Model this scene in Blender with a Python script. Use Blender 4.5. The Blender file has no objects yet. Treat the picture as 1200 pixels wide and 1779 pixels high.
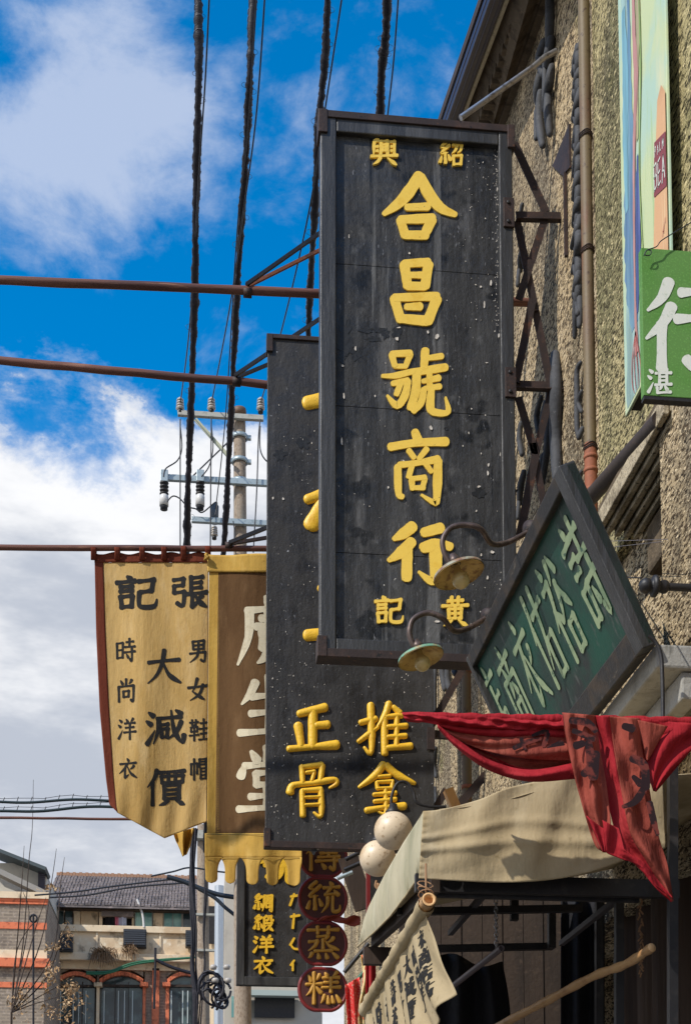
import bpy, math, random
from mathutils import Vector, Euler
R = math.radians
rnd = random.Random(7)
scene = bpy.context.scene
C = scene.collection

# ------------------------------------------------------------------ camera
F, CX, HZN, PITCH, YAW = 2400.0, 600.0, 2150.0, R(4.8), R(5.95)
CY = HZN - F*math.tan(PITCH)
EYE = Vector((0, 0, 1.6))
cam_d = bpy.data.cameras.new('camera')
cam = bpy.data.objects.new('camera', cam_d); C.objects.link(cam)
cam.location = EYE
cam.rotation_euler = (R(90)+PITCH, 0, -YAW)
cam_d.sensor_fit = 'HORIZONTAL'; cam_d.sensor_width = 36; cam_d.lens = 36*F/1200
cam_d.shift_y = (CY-889.5)/1200; cam_d.clip_end = 3000; cam_d.clip_start = .05
scene.camera = cam
RM = Euler(cam.rotation_euler).to_matrix()

# ------------------------------------------------------------------ light and sky
SUN_DIR = Vector((-.74, -.50, .80)).normalized()
sd = bpy.data.lights.new('sun', 'SUN'); sd.energy = 4.1; sd.angle = R(.6); sd.color = (1, .95, .87)
sun = bpy.data.objects.new('sun', sd); C.objects.link(sun)
sun.rotation_euler = SUN_DIR.to_track_quat('Z', 'Y').to_euler(); sun.location = (0, 0, 30)
scene.view_settings.view_transform = 'Standard'
scene.view_settings.look = 'None'
scene.view_settings.exposure = 0
scene.view_settings.gamma = 1
scene.view_settings.use_curve_mapping = False

def ray(px, py):
    return (RM @ Vector(((px-CX)/F, (CY-py)/F, -1))).normalized()
def PY(px, py, Y):
    d = ray(px, py); return EYE + d*(Y/d.y)
def PX(px, py, X):
    d = ray(px, py); return EYE + d*(X/d.x)

w = bpy.data.worlds.new('World'); scene.world = w; w.use_nodes = True
nt = w.node_tree; nt.nodes.clear()
def N(t, k, **kw):
    n = t.nodes.new(k)
    for a, v in kw.items(): setattr(n, a, v)
    return n
def inp(t, sock, v):
    if isinstance(v, bpy.types.NodeSocket): t.links.new(v, sock)
    elif v is not None: sock.default_value = v
def math_(t, op, a, b=None, c=None, clamp=False):
    n = N(t, 'ShaderNodeMath', operation=op, use_clamp=clamp)
    inp(t, n.inputs[0], a); inp(t, n.inputs[1], b); inp(t, n.inputs[2], c)
    return n.outputs[0]
def mapr(t, v, a, b, c=0.0, d=1.0, smooth=True):
    n = N(t, 'ShaderNodeMapRange', interpolation_type='SMOOTHSTEP' if smooth else 'LINEAR')
    inp(t, n.inputs['Value'], v)
    for k, x in zip(('From Min', 'From Max', 'To Min', 'To Max'), (a, b, c, d)): n.inputs[k].default_value = x
    return n.outputs['Result']
def mixc(t, f, a, b):
    n = N(t, 'ShaderNodeMix', data_type='RGBA')
    inp(t, n.inputs[0], f)
    for s, v in ((n.inputs[6], a), (n.inputs[7], b)):
        if isinstance(v, (tuple, list)): v = tuple(v)[:3]+(1,)
        inp(t, s, v)
    return n.outputs[2]
def noise(t, vec, scale, detail=4, rough=.55, stretch=(1, 1, 1), off=(0, 0, 0), dist=0):
    m = N(t, 'ShaderNodeMapping'); t.links.new(vec, m.inputs[0]); m.inputs['Scale'].default_value = stretch
    m.inputs['Location'].default_value = off
    n = N(t, 'ShaderNodeTexNoise'); t.links.new(m.outputs[0], n.inputs['Vector'])
    n.inputs['Scale'].default_value = scale; n.inputs['Detail'].default_value = detail
    n.inputs['Roughness'].default_value = rough; n.inputs['Distortion'].default_value = dist
    return n.outputs['Fac']

tc = N(nt, 'ShaderNodeTexCoord'); dirv = tc.outputs['Generated']
sky = N(nt, 'ShaderNodeTexSky', sky_type='NISHITA'); sky.sun_disc = False
sky.sun_elevation = math.asin(SUN_DIR.z); sky.sun_rotation = math.atan2(SUN_DIR.x, SUN_DIR.y)
sky.air_density = 1.0; sky.dust_density = .3; sky.ozone_density = 3.0
hs = N(nt, 'ShaderNodeHueSaturation'); hs.inputs['Saturation'].default_value = 1.5; hs.inputs['Hue'].default_value = .496; hs.inputs['Value'].default_value = 1.5
nt.links.new(sky.outputs[0], hs.inputs['Color'])
sep = N(nt, 'ShaderNodeSeparateXYZ'); nt.links.new(dirv, sep.inputs[0])
def lobe(px, py, r, k):
    c = ray(px, py); n = N(nt, 'ShaderNodeVectorMath', operation='DISTANCE')
    nt.links.new(dirv, n.inputs[0]); n.inputs[1].default_value = c
    return mapr(nt, n.outputs['Value'], r, r*.15, 0, k)
n1 = noise(nt, dirv, 7.5, 12, .64, (1, 1, 1.7), (1.3, .2, .7), .25)
n2 = noise(nt, dirv, 2.2, 4, .5, (1, 1, 2.4), (4.1, 2.2, .3))
bank = mapr(nt, math_(nt, 'ADD', sep.outputs['Z'], math_(nt, 'MULTIPLY', math_(nt, 'SUBTRACT', n1, .5), .24)), .545, .49, 0, 1)
g = math_(nt, 'ADD', n1, math_(nt, 'MULTIPLY', bank, .50))
for a in ((90, 200, .13, .20), (210, 150, .09, .12), (230, 270, .10, .13), (440, 150, .09, .07), (540, 330, .07, .05), (100, 330, .08, .10)):
    g = math_(nt, 'ADD', g, lobe(*a))
g = math_(nt, 'ADD', g, mapr(nt, sep.outputs['X'], -.25, -.6, 0, .12))
n3 = noise(nt, dirv, 22, 8, .62, (1, 1, 1.5), (3, 1, 5), .4)
thin = mapr(nt, math_(nt, 'ADD', g, math_(nt, 'MULTIPLY', math_(nt, 'SUBTRACT', n3, .5), .30)), .57, .92, 0, .66)
thick = mapr(nt, g, .66, .82, 0, 1)
cf = math_(nt, 'MAXIMUM', thin, math_(nt, 'MULTIPLY', thick, bank))
shade = mapr(nt, noise(nt, dirv, 4.2, 6, .6, (1, 1, 3.0), (2, 7, 1)), .36, .62, 0, 1)
low = mixc(nt, shade, (3.5, 3.8, 4.4), (6.6, 6.65, 6.8))
high = (4.7, 5.1, 6.0)
cc = mixc(nt, bank, high, low)
skyc = mixc(nt, cf, hs.outputs[0], cc)
bg = N(nt, 'ShaderNodeBackground'); bg.inputs['Strength'].default_value = .15
nt.links.new(skyc, bg.inputs['Color'])
wo = N(nt, 'ShaderNodeOutputWorld'); nt.links.new(bg.outputs[0], wo.inputs[0])

# ------------------------------------------------------------------ materials
def M(name, col, rough=.6, metal=0.0, layers=(), bump=(), spec=.5, wave=None, trans=0, emit=None, rvar=None):
    m = bpy.data.materials.new(name); m.use_nodes = True; t = m.node_tree
    b = t.nodes['Principled BSDF']
    tcx = N(t, 'ShaderNodeTexCoord').outputs['Object']
    c = tuple(col)+(1,) if len(col) == 3 else col
    cur = None
    for L in layers:                     # (scale, lo, hi, colour, stretch, detail[, mask scale, mask lo, mask hi])
        sc, lo, hi, lc = L[:4]; st = L[4] if len(L) > 4 else (1, 1, 1); de = L[5] if len(L) > 5 else 5
        f = mapr(t, noise(t, tcx, sc, de, .6, st, (rnd.random()*9, rnd.random()*9, rnd.random()*9)), lo, hi)
        if len(L) > 6:
            f = math_(t, 'MULTIPLY', f, mapr(t, noise(t, tcx, L[6], 3, .5, (1, 1, 1), (rnd.random()*9, 3, 1)), L[7], L[8]))
        cur = mixc(t, f, cur if cur is not None else c, lc)
    if cur is not None: t.links.new(cur, b.inputs['Base Color'])
    else: b.inputs['Base Color'].default_value = c
    b.inputs['Roughness'].default_value = rough
    if rvar:
        t.links.new(mapr(t, noise(t, tcx, rvar[0], 4), .35, .65, rvar[1], rvar[2]), b.inputs['Roughness'])
    b.inputs['Metallic'].default_value = metal
    b.inputs['Specular IOR Level'].default_value = spec
    h = None
    for B in bump:                       # (scale, height, stretch)
        x = math_(t, 'MULTIPLY', noise(t, tcx, B[0], 5, .6, B[2] if len(B) > 2 else (1, 1, 1)), B[1])
        h = x if h is None else math_(t, 'ADD', h, x)
    if wave:
        wv = N(t, 'ShaderNodeTexWave', bands_direction=wave[0]); t.links.new(tcx, wv.inputs['Vector'])
        wv.inputs['Scale'].default_value = wave[1]; x = math_(t, 'MULTIPLY', wv.outputs['Fac'], wave[2])
        h = x if h is None else math_(t, 'ADD', h, x)
    if h is not None:
        bn = N(t, 'ShaderNodeBump'); bn.inputs['Strength'].default_value = 1; bn.inputs['Distance'].default_value = 1
        t.links.new(h, bn.inputs['Height']); t.links.new(bn.outputs[0], b.inputs['Normal'])
    if emit:
        b.inputs['Emission Color'].default_value = tuple(emit[0])+(1,); b.inputs['Emission Strength'].default_value = emit[1]
    if trans:
        tr = N(t, 'ShaderNodeBsdfTranslucent')
        if cur is not None: t.links.new(cur, tr.inputs['Color'])
        else: tr.inputs['Color'].default_value = c
        mx = N(t, 'ShaderNodeMixShader'); mx.inputs[0].default_value = trans
        t.links.new(b.outputs[0], mx.inputs[1]); t.links.new(tr.outputs[0], mx.inputs[2])
        t.links.new(mx.outputs[0], t.nodes['Material Output'].inputs['Surface'])
    return m

V_ = (1, 1, .16)   # streaks that run vertically
m_board = M('black lacquer board', (.023, .022, .021), .5, 0, [
    (2.2, .44, .70, (.060, .058, .055), V_), (5, .54, .74, (.135, .130, .124), V_, 9), (7, .56, .70, (.085, .082, .078), (1, 1, .7), 8), (5.5, .60, .68, (.005, .005, .005), (1, 1, 1), 2),
    (9, .62, .7, (.008, .008, .009), (1, 1, .5)), (60, .62, .68, (.16, .16, .165), (1, 1, .35), 4, 4, .45, .62), (3, .60, .66, (.10, .098, .094), (3, 1, .10), 9), (4, .64, .69, (.006, .006, .006), (3, 1, .08), 9),
    (34, .735, .75, (.62, .58, .52), (1, 1, .7), 3, 2.2, .5, .6), (50, .70, .74, (.3, .29, .27), (1, 1, .5), 4, 1.5, .5, .6)],
    [(5, .006), (38, .0030), (160, .0012), (14, .007, V_)], .4, rvar=(6, .36, .62))
m_board2 = M('older black board', (.022, .020, .018), .5, 0, [
    (1.8, .42, .72, (.045, .042, .040), V_), (5, .52, .74, (.075, .075, .08), V_, 8), (2.6, .58, .68, (.005, .005, .006)),
    (45, .62, .70, (.13, .13, .135), (1, 1, .5), 5, 3, .45, .6), (26, .70, .73, (.45, .46, .48), (1, 1, 1.2), 5, 2.0, .5, .58),
    (80, .74, .76, (.3, .3, .3), (1, 1, 1), 4, 1.4, .5, .6)],
    [(6, .006), (45, .003), (160, .001), (12, .005, V_)], .4, rvar=(7, .38, .65))
m_frame = M('black painted frame wood', (.024, .023, .022), .48, 0, [
    (6, .45, .7, (.070, .068, .065), V_, 7), (8, .6, .7, (.006, .006, .007), V_), (70, .72, .75, (.5, .47, .42), (1, 1, .6), 3, 5, .5, .62)],
    [(20, .006, V_), (120, .0012)], .6)
m_rust = M('rusty steel', (.034, .022, .019), .62, .2, [(9, .45, .68, (.062, .036, .028)), (5, .62, .74, (.16, .062, .028)), (40, .6, .7, (.10, .045, .025)), (24, .64, .7, (.012, .01, .01))], [(80, .0016)], .4)
m_gold = M('yellow gold paint', (.90, .60, .085), .5, 0, [(14, .5, .75, (.82, .51, .05)), (50, .66, .74, (.62, .36, .03)), (38, .715, .73, (.06, .05, .04)), (3, .6, .8, (.66, .42, .06))], [(30, .001), (200, .0005)], .45)
m_gold2 = M('deep gold relief paint', (.86, .51, .03), .42, 0, [(20, .5, .75, (.74, .39, .018)), (90, .68, .74, (.35, .17, .02)), (34, .71, .725, (.05, .04, .03)), (120, .70, .72, (.9, .8, .6))], [(60, .003)], .5)
m_gold3 = M('dull gold paint', (.50, .26, .035), .55, 0, [(30, .5, .7, (.5, .25, .03))], [(60, .001)])
m_chip = M('bare primer flake', (.66, .60, .52), .7, 0, [(60, .5, .7, (.4, .33, .26))])
m_bare = M('glossy bare black', (.005, .005, .005), .55, 0, [(40, .6, .7, (.02, .02, .02))], [(60, .001)])
def rough_wall(name, pale, mid, dark, streak):
    return M(name, pale, .9, 0, [(1.1, .45, .7, mid, (1, .6, .5), 4), (62, .42, .56, mid, (1, .36, 1), 3),
             (1.7, .46, .62, streak, (2.0, .8, .22), 7), (3.2, .53, .68, (.07, .060, .044), (1.6, .6, .16), 8), (26, .60, .68, (.05, .042, .03), (1, .36, .8), 4), (3.1, .58, .74, (.16, .15, .06), (1, .6, .5), 6),
             (90, .56, .66, tuple(min(.9, c*1.3) for c in pale), (1, .36, 1), 3), (72, .51, .56, dark, (1, .36, 1), 5), (110, .57, .61, (.02, .015, .01), (1, .36, 1), 3)],
             [(72, .009, (1, .4, 1)), (170, .004, (1, .4, 1)), (5, .02, V_)], .2)
m_wall = rough_wall('pebbledash render', (.70, .56, .36), (.52, .39, .22), (.085, .058, .032), (.24, .195, .13))
m_wall2 = rough_wall('mossy pebbledash render', (.62, .52, .29), (.45, .38, .19), (.075, .064, .030), (.22, .20, .10))
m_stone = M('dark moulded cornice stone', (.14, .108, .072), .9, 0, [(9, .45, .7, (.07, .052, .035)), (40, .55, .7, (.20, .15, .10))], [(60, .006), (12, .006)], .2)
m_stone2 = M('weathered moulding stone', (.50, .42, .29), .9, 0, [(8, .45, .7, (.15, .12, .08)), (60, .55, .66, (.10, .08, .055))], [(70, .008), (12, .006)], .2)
m_conc = M('grey concrete', (.34, .33, .30), .85, 0, [(5, .45, .7, (.19, .18, .155)), (30, .55, .7, (.26, .25, .22)), (8, .58, .7, (.09, .085, .07), V_)], [(60, .004)], .2)
m_orn = M('slate grey plaster ornament', (.062, .064, .070), .75, 0, [(14, .45, .7, (.035, .037, .042)), (50, .62, .72, (.15, .155, .17))], [(40, .003)], .4)
m_pipe = M('brown cast downpipe', (.155, .092, .055), .6, 0, [(2.2, .42, .62, (.17, .125, .065), (1, 1, .6)), (7, .55, .7, (.19, .075, .04), V_), (30, .6, .72, (.07, .04, .028)), (120, .72, .76, (.4, .33, .25))], [(60, .0012)], .4)
m_pipe2 = M('terracotta pipe', (.30, .105, .055), .7, 0, [(14, .5, .7, (.16, .07, .045)), (50, .6, .72, (.40, .16, .09))], [(60, .002)], .3)
m_dark = M('near black painted iron', (.016, .015, .016), .5, .1, [(20, .5, .7, (.035, .03, .028))], [(90, .001)])
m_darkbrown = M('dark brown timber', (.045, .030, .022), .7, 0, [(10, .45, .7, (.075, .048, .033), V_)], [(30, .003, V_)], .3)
m_pole = M('red brown timber pole', (.17, .068, .042), .6, 0, [(10, .42, .66, (.085, .034, .025), (.12, 1, 1), 7), (30, .58, .72, (.30, .14, .085), (.1, 1, 1), 6)], [(25, .006, (.1, 1, 1))], .4)
m_strut = M('orange painted strut', (.26, .085, .035), .55, 0, [(15, .5, .7, (.10, .045, .03))])
m_cable = M('black cable sleeve', (.012, .011, .017), .5, 0, [(9, .5, .7, (.03, .026, .034))], [(70, .004)], .4)
m_wire = M('thin black wire', (.018, .020, .026), .5)
m_wrap = M('pale binding wire', (.16, .145, .16), .5)
m_concpole = M('utility pole concrete', (.36, .29, .22), .9, 0, [(40, .45, .65, (.24, .18, .13), (1, 1, .5)), (12, .55, .7, (.29, .25, .2), V_)], [(90, .003)], .2)
m_galv = M('galvanised steel', (.42, .49, .50), .45, .4, [(20, .5, .7, (.28, .34, .35))])
m_galv2 = M('weathered crossarm', (.45, .44, .38), .6, .1, [(20, .5, .7, (.30, .30, .25))])
m_porc = M('grey porcelain', (.46, .42, .37), .3)
m_porcw = M('pale porcelain', (.66, .65, .62), .35)
def cloth(name, col, dk, lt, weave=700, trans=.0, fold=.012):
    return M(name, col, .85, 0, [(3, .42, .7, dk, (1, 1, .35), 6), (7, .5, .74, lt, (1, 1, .3), 6), (26, .62, .74, dk)], [(4.5, fold, (1.6, 1.6, .25)), (14, fold*.35, (1, 1, .5)), (30, .0022), (500, .0003)], .08, trans=trans)
m_flag = cloth('mustard cotton', (.76, .52, .20), (.64, .41, .135), (.82, .60, .28), trans=.32, fold=.016)
m_flagb = cloth('bright mustard hem', (.70, .44, .10), (.56, .33, .07), (.78, .52, .15), trans=.22)
m_flagbr = cloth('brown cotton', (.175, .095, .042), (.13, .068, .030), (.22, .125, .058), trans=.22)
m_flagrd = cloth('rust red cotton', (.205, .052, .028), (.16, .038, .022), (.25, .07, .038), trans=.18)
m_cream = M('cream print', (.70, .61, .42), .8, 0, [(20, .5, .7, (.58, .48, .31))])
m_ink = M('black brush ink', (.010, .009, .008), .9, 0, [(60, .55, .7, (.035, .028, .02))])
m_ink2 = M('worn dark ink', (.030, .017, .019), .9, 0, [(22, .50, .62, (.17, .042, .034), (1, 1, 1), 6)], spec=.1)
m_red = cloth('crimson cloth', (.38, .024, .032), (.25, .015, .020), (.46, .05, .052), trans=.1, fold=.03)
m_redb = cloth('faded red brown cloth', (.33, .075, .052), (.21, .045, .033), (.43, .12, .08), trans=.1, fold=.03)
m_awn = cloth('khaki canvas', (.50, .395, .235), (.36, .275, .15), (.58, .48, .31), trans=.1, fold=.010)
m_awn2 = cloth('mildewed canvas', (.56, .50, .34), (.36, .34, .22), (.62, .57, .41), trans=.12)
m_green = M('dark green plaque', (.018, .048, .036), .6, 0, [(3, .42, .68, (.010, .075, .048), (1, 1, 1), 6), (2.2, .52, .66, (.028, .030, .029), (1, 1, 1), 6), (26, .58, .76, (.10, .11, .10), (.18, 1, .4), 6), (50, .74, .77, (.35, .38, .34))], [(40, .0015)], .35)
m_greenb = M('green board', (.11, .25, .06), .6, 0, [(5, .45, .7, (.085, .235, .04), (1, 1, 1), 6), (150, .5, .75, (.16, .38, .09)), (60, .73, .76, (.4, .5, .3))], [(200, .0004)], .3)
m_palegreen = M('pale green lettering', (.33, .42, .24), .7, 0, [(12, .45, .62, (.19, .28, .16), (1, .3, .5), 6), (40, .58, .66, (.06, .12, .08), (1, .3, .5), 6)])
m_white = M('chalk white lettering', (.68, .70, .63), .8, 0, [(40, .55, .7, (.5, .56, .45))])
m_globe = M('aged glass globe', (.74, .60, .42), .4, 0, [(7, .45, .7, (.58, .42, .25)), (24, .56, .7, (.42, .29, .17)), (60, .62, .7, (.3, .2, .12))], [(20, .001)], .5)
m_shade_o = M('green enamel shade top', (.16, .34, .22), .5, 0, [(22, .45, .66, (.36, .24, .10)), (50, .55, .7, (.13, .07, .035))], [(80, .001)])
m_shade_r = M('rusty enamel shade top', (.30, .30, .22), .6, 0, [(18, .42, .62, (.24, .13, .07)), (50, .55, .7, (.10, .05, .035))], [(80, .001)])
m_shade_i = M('ochre shade inside', (.50, .33, .10), .5, 0, [(30, .5, .68, (.22, .11, .035)), (12, .55, .7, (.6, .45, .2))])
m_bulb = M('dusty bulb glass', (.50, .38, .16), .25, 0, [(30, .5, .7, (.36, .24, .08))])
m_goose = M('dull brown steel tube', (.085, .058, .048), .45, .4, [(30, .5, .7, (.16, .11, .09))])
m_maroon = M('maroon disc', (.075, .020, .017), .5, 0, [(20, .5, .7, (.05, .014, .012))])
m_rim = M('dark red rim', (.20, .017, .017), .45, 0, [(20, .5, .7, (.14, .012, .012))])
m_bamboo = M('bamboo', (.56, .33, .14), .5, 0, [(14, .45, .7, (.40, .21, .085))], [(30, .002)])
m_bambooin = M('cut bamboo end', (.78, .46, .20), .6)
m_rope = M('twine', (.36, .20, .10), .8)
m_wood = M('orange varnished timber', (.50, .235, .055), .45, 0, [(14, .45, .7, (.33, .13, .03), V_)], [(40, .002, V_)])
m_steel = M('bare grey steel', (.36, .36, .37), .35, .7, [(30, .5, .7, (.18, .16, .15))])
m_fascia = M('dark violet fascia', (.017, .013, .030), .4, 0, [(20, .5, .7, (.035, .022, .03))])
m_creamstrip = M('cream batten', (.50, .44, .30), .8, 0, [(30, .5, .7, (.36, .3, .2))])
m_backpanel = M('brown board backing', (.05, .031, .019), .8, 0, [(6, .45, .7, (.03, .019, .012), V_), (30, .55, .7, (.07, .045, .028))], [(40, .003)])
m_curtain = M('dull brown curtain', (.085, .055, .038), .9, 0, [(14, .45, .7, (.05, .032, .023), (1, 1, .05))], [(14, .02, (1, 1, .04))])
m_blackcloth = M('black cloth', (.008, .008, .011), .9, 0, [], [(8, .02)])
m_asph = M('asphalt', (.05, .05, .052), .9, 0, [(3, .45, .7, (.035, .035, .037)), (90, .55, .7, (.08, .08, .08))], [(120, .003)])
m_pave = M('paving', (.22, .21, .19), .85, 0, [(4, .45, .7, (.15, .145, .13))], [(60, .003)])

# ------------------------------------------------------------------ mesh helpers
class MB:
    def __init__(s): s.v = []; s.f = []; s.m = []; s.sm = []
    def add(s, vs, fs, mi=0, smooth=False):
        n = len(s.v); s.v += [tuple(v) for v in vs]
        for f in fs: s.f.append(tuple(i+n for i in f)); s.m.append(mi); s.sm.append(smooth)
        return s
    def box(s, a, b, mi=0):
        x0, x1 = sorted((a[0], b[0])); y0, y1 = sorted((a[1], b[1])); z0, z1 = sorted((a[2], b[2]))
        return s.hexa([(x0, y0, z0), (x1, y0, z0), (x1, y1, z0), (x0, y1, z0)], [(x0, y0, z1), (x1, y0, z1), (x1, y1, z1), (x0, y1, z1)], mi)
    def hexa(s, lo, hi, mi=0):
        return s.add(list(lo)+list(hi), [(3, 2, 1, 0), (4, 5, 6, 7), (0, 1, 5, 4), (1, 2, 6, 5), (2, 3, 7, 6), (3, 0, 4, 7)], mi)
    def bar(s, a, b, w, t, up=(0, 0, 1), mi=0):
        a, b = Vector(a), Vector(b); d = (b-a).normalized(); u = Vector(up)
        sd = d.cross(u)
        if sd.length < 1e-4: sd = d.cross(Vector((0, 1, 0)))
        sd.normalize(); u = sd.cross(d).normalized(); sd *= w/2; u *= t/2
        q = lambda p: [p-sd-u, p+sd-u, p+sd+u, p-sd+u]
        return s.hexa(q(a), q(b), mi)
    def prism(s, pts, vec, mi=0):
        n = len(pts); v = Vector(vec); a = [Vector(p) for p in pts]; b = [p+v for p in a]
        fs = [tuple(range(n)), tuple(range(2*n-1, n-1, -1))]+[(i, (i+1) % n, (i+1) % n+n, i+n) for i in range(n)]
        return s.add(a+b, fs, mi)
    def tube(s, pts, r, seg=8, mi=0, caps=True, rounded=False):
        pts = [Vector(p) for p in pts]; n = len(pts)
        rr = list(r) if isinstance(r, (list, tuple)) else [r]*n
        if rounded:
            d0 = (pts[0]-pts[1]).normalized(); d1 = (pts[-1]-pts[-2]).normalized(); r0, r1 = rr[0], rr[-1]
            pts = [pts[0]+d0*r0*.95, pts[0]+d0*r0*.6]+pts+[pts[-1]+d1*r1*.6, pts[-1]+d1*r1*.95]
            rr = [r0*.25, r0*.78]+rr+[r1*.78, r1*.25]; n += 4
        vs = []; prev = None
        for i, p in enumerate(pts):
            d = (pts[min(i+1, n-1)]-pts[max(i-1, 0)]).normalized()
            if prev is None:
                a = Vector((0, 0, 1)) if abs(d.z) < .9 else Vector((1, 0, 0)); u = d.cross(a).normalized()
            else:
                u = (prev-d*prev.dot(d)).normalized()
            prev = u; v = d.cross(u)
            for k in range(seg):
                t = 2*math.pi*k/seg; vs.append(p+(u*math.cos(t)+v*math.sin(t))*rr[i])
        fs = [(i*seg+k, i*seg+(k+1) % seg, (i+1)*seg+(k+1) % seg, (i+1)*seg+k) for i in range(n-1) for k in range(seg)]
        s.add(vs, fs, mi, True)
        if caps: s.add([vs[k] for k in range(seg)], [tuple(range(seg))[::-1]], mi); s.add([vs[(n-1)*seg+k] for k in range(seg)], [tuple(range(seg))], mi)
        return s
    def lathe(s, c, axis, prof, seg=20, mi=0):
        # prof: (distance along axis, radius)
        ax = Vector(axis).normalized(); a = Vector((0, 0, 1)) if abs(ax.z) < .9 else Vector((1, 0, 0))
        u = ax.cross(a).normalized(); v = ax.cross(u); c = Vector(c)
        vs = [c+ax*h+(u*math.cos(2*math.pi*k/seg)+v*math.sin(2*math.pi*k/seg))*max(r, 1e-4) for h, r in prof for k in range(seg)]
        fs = [(i*seg+k, i*seg+(k+1) % seg, (i+1)*seg+(k+1) % seg, (i+1)*seg+k) for i in range(len(prof)-1) for k in range(seg)]
        return s.add(vs, fs, mi, True)
    def grid(s, fn, nu, nv, mi=0, smooth=True):
        vs = [fn(i/nu, j/nv) for j in range(nv+1) for i in range(nu+1)]
        W = nu+1
        return s.add(vs, [(j*W+i, j*W+i+1, (j+1)*W+i+1, (j+1)*W+i) for j in range(nv) for i in range(nu)], mi, smooth)

ORG = {}
def thing(name, label, cat, loc, group=None, kind=None):
    o = bpy.data.objects.new(name, None); C.objects.link(o); o.location = loc; o.empty_display_size = .1
    if label: o['label'] = label
    if cat: o['category'] = cat
    if group: o['group'] = group
    if kind: o['kind'] = kind
    ORG[o] = Vector(loc); return o
def obj(name, mb, mats, parent=None, label=None, cat=None, group=None, kind=None, bevel=0, solid=0, sub=0):
    me = bpy.data.meshes.new(name)
    if parent is not None: org = ORG[parent]
    else:
        xs = [Vector(v) for v in mb.v]; lo = [min(v[i] for v in xs) for i in range(3)]; hi = [max(v[i] for v in xs) for i in range(3)]
        org = Vector(((lo[0]+hi[0])/2, (lo[1]+hi[1])/2, lo[2]))
    me.from_pydata([tuple(Vector(v)-org) for v in mb.v], [], mb.f)
    if not isinstance(mats, (list, tuple)): mats = [mats]
    for m in mats: me.materials.append(m)
    me.polygons.foreach_set('material_index', mb.m); me.polygons.foreach_set('use_smooth', mb.sm)
    me.update()
    o = bpy.data.objects.new(name, me); C.objects.link(o)
    if parent is not None: o.parent = parent
    else: o.location = org
    ORG[o] = org
    if label: o['label'] = label
    if cat: o['category'] = cat
    if group: o['group'] = group
    if kind: o['kind'] = kind
    if bevel:
        b = o.modifiers.new('bevel', 'BEVEL'); b.width = bevel; b.segments = 2; b.limit_method = 'ANGLE'; b.angle_limit = R(40)
    if solid:
        b = o.modifiers.new('solid', 'SOLIDIFY'); b.thickness = solid; b.offset = 1
    if sub:
        b = o.modifiers.new('sub', 'SUBSURF'); b.levels = b.render_levels = sub
    return o
def bx(x0, y0, x1, y1, Y, d):            # a frontal box: pixel rectangle standing at distance Y, d deep
    a = PY(x0, y1, Y); b = PY(x1, y0, Y); m = MB(); m.box((a.x, Y, a.z), (b.x, Y+d, b.z)); return m
def addbx(m, x0, y0, x1, y1, Y, d, mi=0):
    a = PY(x0, y1, Y); b = PY(x1, y0, Y); m.box((a.x, Y, a.z), (b.x, Y+d, b.z), mi); return m
def spline(pts, n=6):
    out = []; P = [Vector(p) for p in pts]; L = len(P)
    for i in range(L-1):
        p0, p1, p2, p3 = P[max(i-1, 0)], P[i], P[i+1], P[min(i+2, L-1)]
        for k in range(n):
            t = k/n; out.append(.5*((2*p1)+(p2-p0)*t+(2*p0-5*p1+4*p2-p3)*t*t+(3*p1-p0-3*p2+p3)*t**3))
    out.append(P[-1]); return out
def lerp_poly(pts, t):
    L = [0]
    for a, b in zip(pts, pts[1:]): L.append(L[-1]+math.dist(a, b))
    s = t*L[-1]
    for i in range(len(pts)-1):
        if s <= L[i+1] or i == len(pts)-2:
            k = (s-L[i])/max(L[i+1]-L[i], 1e-9); a, b = pts[i], pts[i+1]
            return tuple(a[j]+(b[j]-a[j])*k for j in range(len(a)))

# ------------------------------------------------------------------ brush lettering
PROF = {'h': (.95, .68, .72, 1.05), 'v': (1.05, .85, .85, 1.0), 'p': (1.1, 1.0, .75, .28), 'n': (.45, .75, 1.3, .55), 'd': (.55, 1.0, 1.2), 't': (1.15, .8, .25), 'k': (.95, .8, .9, 1.0, .35), 'q': (1, 1)}
YAN = 'd30,2,37,10;h6,20,48,16;h14,33,42,31;h14,46,42,44;v15,61,18,94;h16,62,42,59;v42,60,40,92;h18,92,40,90'
SI = 'p30,2,11,20,27,24;p42,14,10,46,36,44;v26,46,26,72;d12,60,6,82;d27,58,27,86;d38,54,46,74'
SHUI = 'd8,6,20,16;d2,30,14,40;t4,94,14,76,24,56'
REN = 'p26,2,20,24,2,48;v15,34,15,98'
CUN = 'h54,16,90,14;v70,2,70,34;h46,36,98,35;h44,58,98,55;v82,42,82,94,72,86;d56,66,64,80'
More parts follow.
